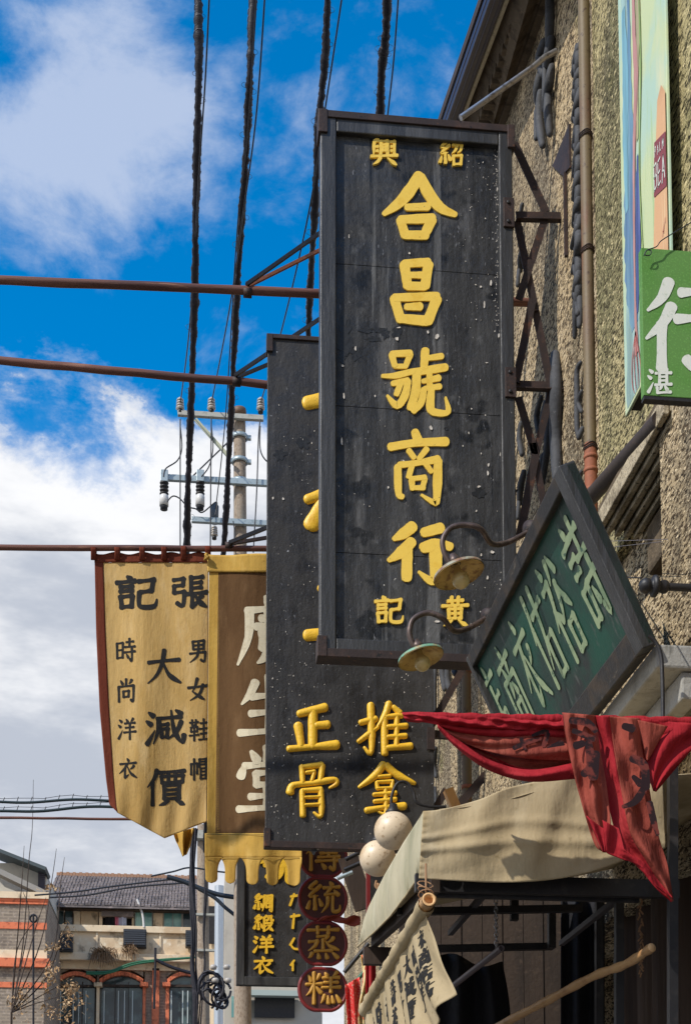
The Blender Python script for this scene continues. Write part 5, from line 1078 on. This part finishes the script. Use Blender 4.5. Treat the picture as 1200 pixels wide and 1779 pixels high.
# ---- things further along the wall, between the discs and the awning
m = bx(637, 1488, 643, 1620, 10.5, .05); obj('red_post', m, m_rim, None, 'narrow dark red upright beside the lower globe lamp', 'post')
m = bx(643, 1488, 690, 1600, 11.0, .05); obj('dark_shutter', m, m_dark, None, 'black shutter panel behind the lower globe lamp', 'shutter')
m = MB(); m.bar(PY(604, 1490, 11.6), PY(634, 1580, 11.6), .17, .05, (0, 1, 0)); obj('leaning_board', m, m_darkbrown, None, 'leaning dark timber board right of the top maroon discs', 'board')
for i, (x0, y0, x1, y1, mt, l) in enumerate(((600, 1494, 626, 1481, m_dark, 'highest dark rod beside the top maroon disc'), (598, 1512, 626, 1500, m_dark, 'dark rod just under the highest one beside the top disc'), (586, 1527, 612, 1516, m_galv, 'pale green rod beside the gap between the top two discs'), (598, 1690, 640, 1640, m_dark, 'dark sloping rod beside the third maroon disc'), (604, 1722, 632, 1690, M('green painted bar', (.02, .12, .07), .5), 'green sloping bar beside the bottom maroon disc'))):
    m = MB(); m.tube([PY(x0, y0, 11.4), PY(x1, y1, 11.4)], .018, 8); obj('wall_rod', m, mt, None, l, 'rod')
m = MB(); m.grid(lambda uu, v: PY(606+24*uu-6*(1-v), 1712-14*uu+100*v, 10.8+.04*math.sin(uu*9)), 12, 14); obj('red_pennant', m, M('bright red print cloth', (.60, .025, .02), .8, 0, [(60, .55, .62, (.7, .4, .3))]), None, 'bright red patterned pennant beside the bottom maroon disc', 'pennant', solid=.004)
m = MB(); m.grid(lambda uu, v: PY(626+12*uu+4*math.sin(v*6), 1660+130*v, 10.6+.04*math.sin(uu*9+v*5)), 8, 20); obj('yellow_streamer', m, M('yellow and green streamer', (.75, .58, .28), .8, 0, [(14, .55, .6, (.60, .10, .05)), (17, .6, .64, (.05, .25, .14))]), None, 'narrow pale yellow streamer left of the bamboo pole', 'streamer', solid=.004)
m = MB(); m.grid(lambda uu, v: PY(636+16*uu, 1655+130*v, 10.4+.03*math.sin(uu*9)), 8, 10); obj('red_strip', m, m_red, None, 'plain red cloth strip just under the far end of the bamboo pole', 'cloth', solid=.004)

# ================================================================== LANES OF CABLE ON THE LEFT
for l, y0, y1, r in (('upper thick dark cable strung across the sky left of the flag', 1394, 1390, .020), ('lower thick dark cable strung across the sky left of the flag', 1412, 1401, .021)):
    P = [PY(-20+k*24, y0+(y1-y0)*k/10+2*math.sin(k*.9+y0), 19) for k in range(-25, 11)]; m = MB(); m.tube(spline(P, 3), r, 8); o = obj('street_cable', m, M('dark green cable', (.014, .030, .032), .5), None, l, 'cable', 'dark cables left of the flags')
    m = MB(); Q = [p+Vector((0, 0, .055-.012*math.sin(i*2))) for i, p in enumerate(P)]; m.tube(Q, .004, 5)
    for i in range(1, 35): m.tube([P[i]+Vector((0, 0, -.02)), Q[i]+Vector((.03, 0, .02))], .006, 5)
    obj('support_wire', m, m_wire, o)

# hanging black bundles near the second utility pole
def bundle(label, pts, r, n, Y, seed):
    q = random.Random(seed); m = MB(); P0 = [PY(x, y, Y) for x, y in pts]
    for k in range(n):
        ph = q.uniform(0, 6.3); rr = r*q.uniform(.2, 1)
        S = spline([p+Vector((rr*math.cos(ph+i*.7), rr*math.sin(ph+i*.7), 0)) for i, p in enumerate(P0)], 5); m.tube(S, r*q.uniform(.22, .42), 6)
    obj('hanging_cable_bundle', m, m_cable, None, label, 'cable', 'black cable bundles hanging beside the far utility pole', kind='thing')
bundle('wider black cable bundle hanging below the pointed flag', [(338, 1440), (334, 1500), (335, 1560), (338, 1620), (336, 1680), (340, 1730), (338, 1800)], .055, 9, 24, 3)
bundle('thinner black cable bundle hanging between the two flags, left of the concrete pole', [(356, 1430), (357, 1500), (357, 1560), (355, 1620), (357, 1680), (352, 1730), (346, 1800)], .035, 6, 24, 4)
m = MB(); a_, b_ = PY(352, 1435, 26), PY(358, 1780, 26); m.tube([a_, Vector((b_.x, 26, 0))], [.10, .17], 16); up2 = obj('utility_pole', m, m_concpole, None, 'far concrete utility pole seen below the gap between the flags', 'utility pole')
m = MB(); m.box(PY(345, 1456, 25.8)-Vector((.1, .05, .02)), PY(375, 1450, 25.9)+Vector((0, .05, .03))); obj('crossarm', m, m_galv2, up2)
for y in (1590, 1652): m = MB(); c = PY(355, y, 25.85); m.box(c-Vector((.2, .05, .02)), c+Vector((.25, .05, .02))); obj('crossarm', m, m_galv2, up2)
bk = thing('cable_coil', 'tangled coil of black cable on brackets beside the far concrete pole', 'cable', PY(380, 1720, 23.5))
m = MB(); q = random.Random(9)
for k in range(11):
    c = PY(q.uniform(362, 388), q.uniform(1708, 1745), 23.5); r0 = q.uniform(.10, .24); t0 = q.uniform(0, 6)
    m.tube([c+Vector((r0*math.cos(t), .1*math.sin(t+k), r0*1.25*math.sin(t))) for t in [t0+j*.5 for j in range(q.randrange(8, 14))]], .022, 7)
obj('loops', m, m_cable, bk, kind='stuff')
for x, y in ((371, 1680), (394, 1680), (374, 1703), (396, 1703)): m = MB(); c = PY(x, y, 23.4); m.lathe(c, (0, 0, 1), [(-.05, 0), (-.05, .05), (0, .065), (.03, .04), (.03, 0)], 10); obj('insulator', m, m_porc, bk)
m = bx(384, 1516, 384.1+0, 1700, 25, .01)
m = MB(); a_, b_ = PY(381, 1540, 25.5), PY(380, 1790, 25.5); m.tube([a_, Vector((b_.x, 25.5, 0))], .085, 16); obj('silver_duct', m, M('silver duct', (.50, .55, .60), .35, .6), None, 'shiny silver duct rising right of the far concrete pole', 'duct')
for pts, r, l in (([(290, 1524), (318, 1532), (350, 1545), (380, 1555), (412, 1560)], .045, 'upper thick blue black cable sagging right across the roof edge'), ([(345, 1545), (372, 1560), (392, 1578), (420, 1600)], .035, 'lower thick blue black cable dropping behind the small black sign'), ([(262, 1523), (300, 1515), (330, 1508), (372, 1514), (410, 1518)], .016, 'thin dark cable rising over the tiled roof to the far pole')):
    wire(l, [(x, y, 24.5) for x, y in pts], r, 'dark cables over the far roof', 'roof_cable', M('blue black cable', (.020, .028, .038), .5))
for pts, l in (([(60, 1556), (130, 1550), (200, 1540), (300, 1528)], 'upper thin cable across the grey tiled roof'), ([(85, 1560), (150, 1556), (230, 1542), (330, 1534)], 'lower thin cable across the grey tiled roof')):
    wire(l, [(x, y, 33) for x, y in pts], .022, 'dark cables over the far roof', 'roof_cable')

# ================================================================== FAR HOUSE
HY = 40.0
m_tile = M('grey brown roof tile', (.22, .185, .172), .85, 0, [(1.6, .42, .66, (.13, .11, .105)), (6, .52, .7, (.32, .26, .24))])
m_cr = M('stained cream plaster', (.78, .62, .42), .9, 0, [(.9, .45, .68, (.60, .43, .26)), (2.4, .55, .72, (.17, .13, .09), (1, 1, .6), 6), (5, .52, .74, (.84, .74, .56))])
m_brk = M('old grey brick', (.30, .25, .20), .9, 0, [(3, .45, .7, (.20, .165, .135)), (14, .55, .65, (.38, .32, .27))])
for m_ in (m_brk,):
    t = m_.node_tree; b = t.nodes['Principled BSDF']; src = b.inputs['Base Color'].links[0].from_socket
    br = N(t, 'ShaderNodeTexBrick'); mp_ = N(t, 'ShaderNodeMapping'); tcb = N(t, 'ShaderNodeTexCoord'); t.links.new(tcb.outputs['Object'], mp_.inputs[0])
    mp_.inputs['Rotation'].default_value = (R(90), 0, 0); t.links.new(mp_.outputs[0], br.inputs['Vector']); br.inputs['Scale'].default_value = 1.6
    br.inputs['Mortar Size'].default_value = .03; br.inputs['Brick Width'].default_value = .42; br.inputs['Row Height'].default_value = .14
    br.inputs['Color1'].default_value = (.95, .93, .9, 1); br.inputs['Color2'].default_value = (.75, .72, .68, 1); br.inputs['Mortar'].default_value = (1.12, 1.08, 1.0, 1)
    mu = N(t, 'ShaderNodeMix', data_type='RGBA', blend_type='MULTIPLY'); mu.inputs[0].default_value = 1; t.links.new(src, mu.inputs[6]); t.links.new(br.outputs[0], mu.inputs[7]); t.links.new(mu.outputs[2], b.inputs['Base Color'])
m_rb = M('red brick trim', (.74, .20, .09), .85, 0, [(6, .45, .7, (.32, .08, .04))])
m_win = M('dim window glass', (.035, .055, .06), .12, 0, [(1.5, .45, .6, (.09, .14, .14))])
m_teal = M('teal window glass', (.12, .30, .28), .15, 0, [(1.5, .45, .6, (.25, .45, .38))])
m_frw = M('grey window frame', (.30, .30, .28), .6)
m_slat = M('dark slate louvre', (.035, .04, .05), .6)
fh = thing('tiled_house', 'old cream plaster house with grey tiled roof and red brick arches', 'building', PY(190, 1700, HY))
fh.location.z = 0; ORG[fh] = Vector(fh.location)
XA, XB = PY(78, 1600, HY).x, PY(352, 1600, HY).x
zr, ze = PY(200, 1525, HY+3).z, PY(200, 1575, HY-.3).z
zrow = lambda y: PY(200, y, HY).z
m = MB(); m.box((XA, HY+.6, 0), (XB, HY+6, ze)); m.box((XA-3.5, HY+.6, 0), (XA, HY+6, zrow(1700))); obj('core_wall', m, m_cr, fh)
m = MB(); rows, cw = 17, .095; nX = int((XB-XA)/cw)
for r in range(rows):
    for c in range(nX):
        t0, t1 = r/rows, (r+1.15)/rows; y0, z0 = HY-.3+3.3*t0, ze+(zr-ze)*t0; y1, z1 = HY-.3+3.3*min(t1, 1), ze+(zr-ze)*min(t1, 1); x = XA+c*cw+rnd.uniform(-.012, .012); dz = rnd.uniform(0, .02)
        m.hexa([(x, y0, z0+dz), (x+cw*.95, y0, z0+dz), (x+cw*.95, y1, z1), (x, y1, z1)], [(x+.015, y0, z0+.06+dz), (x+cw*.82, y0, z0+.06+dz), (x+cw*.82, y1, z1+.03), (x+.015, y1, z1+.03)])
m.prism([(XA, HY-.3, ze-.06), (XB, HY-.3, ze-.06), (XB, HY+3, zr-.03), (XA, HY+3, zr-.03)], (0, 0, .05))
m.prism([(XA, HY+3, zr), (XB, HY+3, zr), (XB, HY+6.2, ze), (XA, HY+6.2, ze)], (0, 0, .05))
obj('roof_tiles', m, m_tile, fh, kind='stuff')
m = MB()
for k in range(46): x = XA+(XB-XA)*k/46; m.box((x, HY+2.9, zr-.02), (x+(XB-XA)/46*.93, HY+3.1, zr+.09+.02*(k % 2)))
obj('ridge_tiles', m, M('terracotta ridge', (.36, .20, .12), .85), fh, kind='stuff')
def part(nm, x0, y0, x1, y1, dy, d, mat, bev=0): return obj(nm, bx(x0, y0, x1, y1, HY+dy, d), mat, fh, bevel=bev)
# upper floor strip behind the parapet
for x0, x1 in ((78, 84), (128, 139), (172, 178), (229, 233), (266, 283)): part('pier', x0, 1578, x1, 1616, .25, .4, m_cr)
part('eave_board', 78, 1572, 350, 1578, -.1, .3, m_darkbrown)
part('plaster_panel', 140, 1580, 171, 1614, .4, .2, m_cr)
part('dark_opening', 178, 1592, 229, 1614, .55, .05, m_dark)
part('lean_to_roof', 176, 1578, 232, 1592, .1, .3, m_tile)
def window(x0, y0, x1, y1, glass, dy=.35, n=2, fr=m_frw):
    w_ = obj('window', bx(x0, y0, x1, y1, HY+dy, .05), glass, fh)
    m = MB(); t = 1.3
    for a_ in ((x0, y0, x1, y0+t), (x0, y1-t, x1, y1), (x0, y0, x0+t, y1), (x1-t, y0, x1, y1)): addbx(m, *a_, HY+dy-.06, .06)
    for k in range(1, n): xx = x0+(x1-x0)*k/n; addbx(m, xx-.6, y0+t, xx+.6, y1-t, HY+dy-.06, .06)
    obj('window_frame', m, fr, w_); return w_
window(85, 1581, 111, 1613, m_win); window(112, 1581, 127, 1613, m_win, n=1, fr=m_darkbrown); window(234, 1571, 265, 1614, m_teal, .2); window(284, 1584, 316, 1614, m_teal, .3); window(317, 1584, 334, 1614, m_win, .3, 1)
# parapet, ledge, louvred boxes
part('parapet', 78, 1616, 352, 1662, -.1, .3, m_cr); part('parapet_cap', 78, 1612, 352, 1617, -.2, .5, m_cr, .01); part('ledge', 78, 1660, 352, 1667, -.3, .6, m_cr, .02)
part('frieze', 78, 1667, 352, 1683, -.02, .5, m_cr)
for x0, x1 in ((166, 170), (276, 280)): part('pilaster', x0, 1618, x1, 1660, -.14, .06, m_cr)
for x0, y0, x1, y1 in ((86, 1622, 126, 1653), (214, 1615, 254, 1645), (322, 1617, 350, 1645)):
    b_ = part('louvre_box', x0, y0, x1, y1, -.45, .3, M('louvre box', (.022, .025, .032), .6), .01)
    m = MB()
    for k in range(7): yy = y0+2+(y1-y0-4)*k/7; addbx(m, x0+1.5, yy, x1-1.5, yy+2.0, HY-.50, .045)
    obj('louvre_slat', m, m_slat, b_, kind='stuff')
# brick storey below with arches
part('brick_wall', -120, 1683, 97, 1790, .35, .2, m_brk)
m = MB(); archs = [(97, 166), (172, 249), (290, 352)]
for x0, x1 in ((166, 172), (249, 290)): addbx(m, x0, 1683, x1, 1900, HY+.1, .5)
obj('brick_wall', m, m_brk, fh)
for x0, x1 in archs:
    m = MB(); cx = (x0+x1)/2; w_ = (x1-x0)/2; n_ = 12; vs = []
    for k in range(n_):
        pp = []
        for kk in (k+.04, k+.96):
            t = -1+2*kk/n_; h = 14*(1-t*t)
            pp.append((cx+t*w_, 1699-h+3)); pp.append((cx+t*w_*.97, 1707-h+2))
        A4 = [PY(*pp[0], HY-.05), PY(*pp[2], HY-.05), PY(*pp[3], HY-.05), PY(*pp[1], HY-.05)]; q = MB(); q.prism(A4, (0, .2, 0)); obj('arch_brick', q, m_rb, fh)
    pts = [PY(cx+t*w_*.97, 1708-14*(1-t*t), HY+.12) for t in [-1+k/6 for k in range(13)]]+[PY(x1-1, 1900, HY+.12), PY(x0+1, 1900, HY+.12)]
    q = MB(); q.prism(pts, (0, .05, 0)); wn = obj('window', q, m_win, fh)
    up_ = [PY(cx+t*w_, 1702-14*(1-t*t)-4, HY+.06) for t in [-1+k/6 for k in range(13)]]
    q = MB(); q.prism([PY(x0, 1683, HY+.06)]+up_+[PY(x1, 1683, HY+.06)], (0, .3, 0)); obj('spandrel', q, m_brk, fh)
    m = MB()
    for f in (.03, .35, .65, .97): xx = x0+(x1-x0)*f; addbx(m, xx-1, 1706, xx+1, 1900, HY+.05, .06)
    addbx(m, x0+1, 1712, x1-1, 1715, HY+.04, .06); obj('window_frame', m, m_darkbrown, wn)
    m = MB()
    for f in (.1, .42, .56, .74): xx = x0+(x1-x0)*f; addbx(m, xx, 1722, xx+2.5, 1779, HY+.0, .03)
    obj('window_bar', m, M('pale window bars', (.5, .55, .52), .6), wn, kind='stuff')
for x0, x1 in ((246, 253), (286, 294), (262, 277)): part('red_pilaster', x0, 1683 if x0 == 262 else 1712, x1, 1900, -.02, .12, m_rb)
for x in (170, 250, 289): part('pilaster_capital', x-7, 1707, x+7, 1714, -.15, .3, m_cr if x == 170 else m_rb, .01)
part('stone_column', 165, 1714, 173, 1900, -.02, .14, m_cr)
# washing
m = MB(); m.grid(lambda uu, v: PY(206+13*uu, 1591+18*v, HY+.2+.05*math.sin(uu*9)), 8, 4); obj('hanging_shirt', m, M('pale blue cloth', (.50, .55, .72), .8), None, 'pale blue shirt hung to dry in the opening under the tiled roof', 'laundry', solid=.02)
m = MB(); m.grid(lambda uu, v: PY(201+5*uu, 1592+18*v, HY+.18+.05*math.sin(uu*9)), 5, 4); obj('hanging_towel', m, M('pink cloth', (.62, .16, .24), .8), None, 'narrow pink towel hung beside the pale blue shirt', 'laundry', solid=.02)
m = MB(); m.grid(lambda uu, v: PY(184+16*uu, 1590+22*v, HY+.22+.05*math.sin(uu*14)), 8, 4); obj('hanging_trousers', m, m_blackcloth, None, 'black clothes hung left of the pink towel', 'laundry', solid=.02)
# pvc pipes
for pts, l in (([(82, 1588), (90, 1598), (95, 1610), (92, 1622)], 'crooked white pipe at the left end of the parapet'), ([(238, 1563), (243, 1576), (248, 1592), (250, 1612)], 'white pipe slanting down across the teal window')):
    m = MB(); m.tube(spline([PY(x, y, HY-.2) for x, y in pts], 5), .032, 8); obj('white_pipe', m, M('white pvc', (.68, .66, .62), .5), None, l, 'pipe', 'white pipes on the far house')
# dry plants on the ledge
def tuft(cx, cy, rx, ry, Y, n, mat, label, name, cat, leaf=.05, seed=1, down=False):
    q = random.Random(seed); m = MB()
    for k in range(n):
        a_ = q.uniform(0, 6.28); rr = q.random()**.6; c = PY(cx+rx*rr*math.cos(a_), cy+ry*rr*math.sin(a_), Y+q.uniform(-.3, .3))
        u_ = Vector((q.uniform(-1, 1), q.uniform(-1, 1), q.uniform(-1, 1))).normalized()*leaf*q.uniform(.5, 1.3); v_ = Vector((q.uniform(-1, 1), q.uniform(-1, 1), q.uniform(-1, 1))).normalized()*leaf*q.uniform(.2, .6)
        m.add([c-u_, c+v_, c+u_, c-v_], [(0, 1, 2, 3)])
    return m
def blades(cx, cy, rx, ry, n, seed):
    q = random.Random(seed); m = MB()
    for k in range(n):
        a_ = PY(cx+q.uniform(-.5, .5)*rx, cy+q.uniform(-4, 6), HY-.35-q.uniform(0, .1)); s = q.uniform(-1, 1); L_ = q.uniform(-.1, .38)
        b_ = a_+Vector((s*.22*rx/14, -q.uniform(.1, .3), q.uniform(-.1, .14))); c_ = b_+Vector((s*.10, -.05, -L_))
        w_ = Vector((.012, 0, .004)); m.add([a_-w_, a_+w_, b_+w_, b_-w_, c_+w_*.3, c_-w_*.3], [(0, 1, 2, 3), (3, 2, 4, 5)])
    return m
m_dry = M('dry brown grass', (.20, .12, .06), .9, 0, [(20, .5, .7, (.22, .13, .07))])
m = blades(180, 1658, 17, 30, 210, 2); obj('dry_shrub', m, m_dry, None, 'bigger dry brown shrub hanging from the plaster ledge', 'shrub')
m = blades(224, 1652, 10, 20, 90, 3); obj('dry_shrub', m, m_dry, None, 'smaller dry shrub under the middle louvred box', 'shrub')
for y0, y1, l_ in ((1690, 1672, 'upper'), (1693, 1675, 'lower')): wire(l_+' green cable drooping across the brick arches', [(150, y0, HY-.7), (190, y0-2, HY-.7), (240, y1, HY-.7), (340, 1664, HY-.7)], .03, 'green cables on the far house', 'green_cable', M('green cable', (.02, .13, .06), .5))

# left gable house
LY = 36.0
lh = thing('gabled_house', 'grey brick house with red brick bands and pale gable at the far left', 'building', PY(30, 1700, LY)); lh.location.z = 0; ORG[lh] = Vector(lh.location)
def lp(nm, x0, y0, x1, y1, dy, d, mat, par=lh, bev=0): return obj(nm, bx(x0, y0, x1, y1, LY+dy, d), mat, par, bevel=bev)
lp('brick_wall', -160, 1556, 80, 1900, 0, 5, m_brk)
for y0, y1, mt, e in ((1557, 1561, m_rb, .08), (1563, 1566, m_rb, .06), (1604, 1610, m_rb, .03), (1666, 1676, m_rb, .16), (1708, 1713, m_rb, .03), (1652, 1665, m_cr, .04), (1551, 1556, m_cr, .12)): lp('band', -160, y0, 80+e*40, y1, -e, e+.02, mt)
m = MB(); m.prism([PY(-160, 1500, LY+1), PY(36, 1500, LY+1), PY(80, 1516, LY+1), PY(80, 1551, LY+1), PY(-160, 1551, LY+1)], (0, 4, 0)); obj('gable', m, M('pale grey plaster', (.60, .57, .50), .85, 0, [(2, .45, .7, (.42, .40, .36))]), lh)
m = MB(); m.bar(PY(-60, 1462, LY+.8), PY(83, 1518, LY+.8), 1.0, .09, (0, 0, 1)); obj('roof_edge', m, M('dark green grey roof edge', (.06, .08, .085), .6), lh)
m = MB(); m.bar(PY(-20, 1508, LY+.4), PY(80, 1556, LY+.4), .5, .14, (0, 0, 1)); obj('lower_roof', m, M('weathered roof board', (.30, .28, .25), .8), lh)
lv_ = lp('louvre', 66, 1514, 78, 1546, .85, .1, m_slat)
m = MB()
for k in range(9): addbx(m, 66, 1515+k*3.4, 78, 1517+k*3.4, LY+.78, .06)
obj('louvre_slat', m, M('violet grey slat', (.06, .055, .075), .6), lv_, kind='stuff')

# pale building behind the small black sign, and the street's far end
pb = thing('pale_building', 'pale plain building behind the small black sign', 'building', PY(420, 1700, 30)); pb.location.z = 0; ORG[pb] = Vector(pb.location)
obj('wall', bx(388, 1515, 560, 1900, 30, 5), M('pale plaster', (.50, .45, .37), .9, 0, [(1.5, .45, .7, (.40, .36, .30))]), pb)
obj('fascia', bx(408, 1722, 530, 1729, 29.6, .3), M('pale green fascia', (.38, .44, .40), .6), pb)
obj('window', bx(442, 1730, 512, 1768, 29.9, .05), m_dark, pb)
obj('window', bx(402, 1732, 436, 1768, 29.9, .05), m_teal, pb)
obj('lower_wall', bx(350, 1560, 388, 1900, 31, 4), m_cr, pb)
obj('window', bx(362, 1575, 374, 1640, 30.9, .05), m_dark, pb)

# bare tree with dry leaves at the left
tr = thing('bare_tree', 'bare young tree with clusters of dry tan leaves at the lower left', 'tree', (PY(40, 1800, 20).x, 20, 0))
tb = PY(30, 1850, 20); m = MB(); q = random.Random(5)
m.tube([Vector((tb.x-.1, 20, 0)), Vector((tb.x-.05, 20, 1.6)), PY(20, 1760, 20)], [.045, .03, .015], 10); obj('trunk', m, m_darkbrown, tr)
m = MB(); TW = [[(20, 1760), (40, 1640), (50, 1500), (56, 1440), (58, 1355)], [(20, 1760), (36, 1560), (42, 1470)], [(20, 1760), (70, 1640), (90, 1530), (98, 1475)], [(20, 1760), (90, 1660), (105, 1540), (112, 1490)], [(20, 1760), (60, 1620), (80, 1560)],
    [(20, 1760), (80, 1700), (110, 1620), (125, 1600)], [(20, 1760), (90, 1720), (130, 1700)], [(20, 1760), (60, 1745), (110, 1730)], [(20, 1760), (50, 1600), (40, 1550)], [(20, 1760), (30, 1650), (70, 1590)]]
for t in TW:
    S = spline([PY(x, y, 20+q.uniform(-.3, .3)) for x, y in t], 6); n_ = len(S); m.tube(S, [.009*(1-i/n_)+.0025 for i in range(n_)], 6)
obj('branches', m, m_darkbrown, tr)
m = MB(); m_leaf = M('dry tan leaf', (.46, .29, .14), .8, 0, [(30, .5, .6, (.24, .13, .06)), (9, .5, .6, (.60, .44, .26))])
for cx, cy, rx, ry, n_ in ((88, 1542, 12, 6, 26), (118, 1622, 12, 16, 46), (98, 1645, 18, 9, 34), (84, 1650, 8, 12, 18), (92, 1690, 14, 22, 60), (80, 1712, 10, 20, 40), (120, 1718, 22, 18, 90), (125, 1735, 26, 16, 60), (40, 1728, 12, 20, 46), (30, 1750, 20, 30, 50), (100, 1760, 40, 20, 90)):
    for k in range(n_):
        c = PY(cx+q.gauss(0, rx*.5), cy+q.gauss(0, ry*.5), 20+q.uniform(-.2, .2)); u_ = Vector((q.uniform(-1, 1), q.uniform(-1, 1), q.uniform(-1.2, .4))).normalized()*q.uniform(.02, .045); w_ = Vector((q.uniform(-1, 1), q.uniform(-1, 1), q.uniform(-1, 1))).normalized()*q.uniform(.012, .025); nn = u_.cross(w_).normalized()*.008
        m.add([c-u_, c-u_*.2+w_+nn, c+u_, c-u_*.2-w_+nn], [(0, 1, 2), (0, 2, 3)])
obj('leaves', m, m_leaf, tr, kind='stuff')
m = MB(); P = [PY(58, y, 22) for y in range(1590, 1800, 20)]; m.tube(P, .018, 6); c = PY(58, 1596, 22)
for k in range(3): m.tube([c+Vector((.055*math.cos(t), .02*k, .06*math.sin(t))) for t in [j*.5 for j in range(14)]], .014, 6)
obj('coiled_wire', m, m_cable, None, 'black wire with a small coil hanging in front of the brick house', 'wire')
m = MB(); c = PY(270, 1660, 38); m.tube([c+Vector((0, 0, .2)), c, c-Vector((.02, 0, 1.5))], .035, 8); m.tube(spline([PY(x, y, 38) for x, y in ((270, 1668), (300, 1682), (335, 1692))], 5), .05, 6); obj('cable_joint', m, m_cable, None, 'black cable joint and drop line in front of the red pilaster', 'cable')
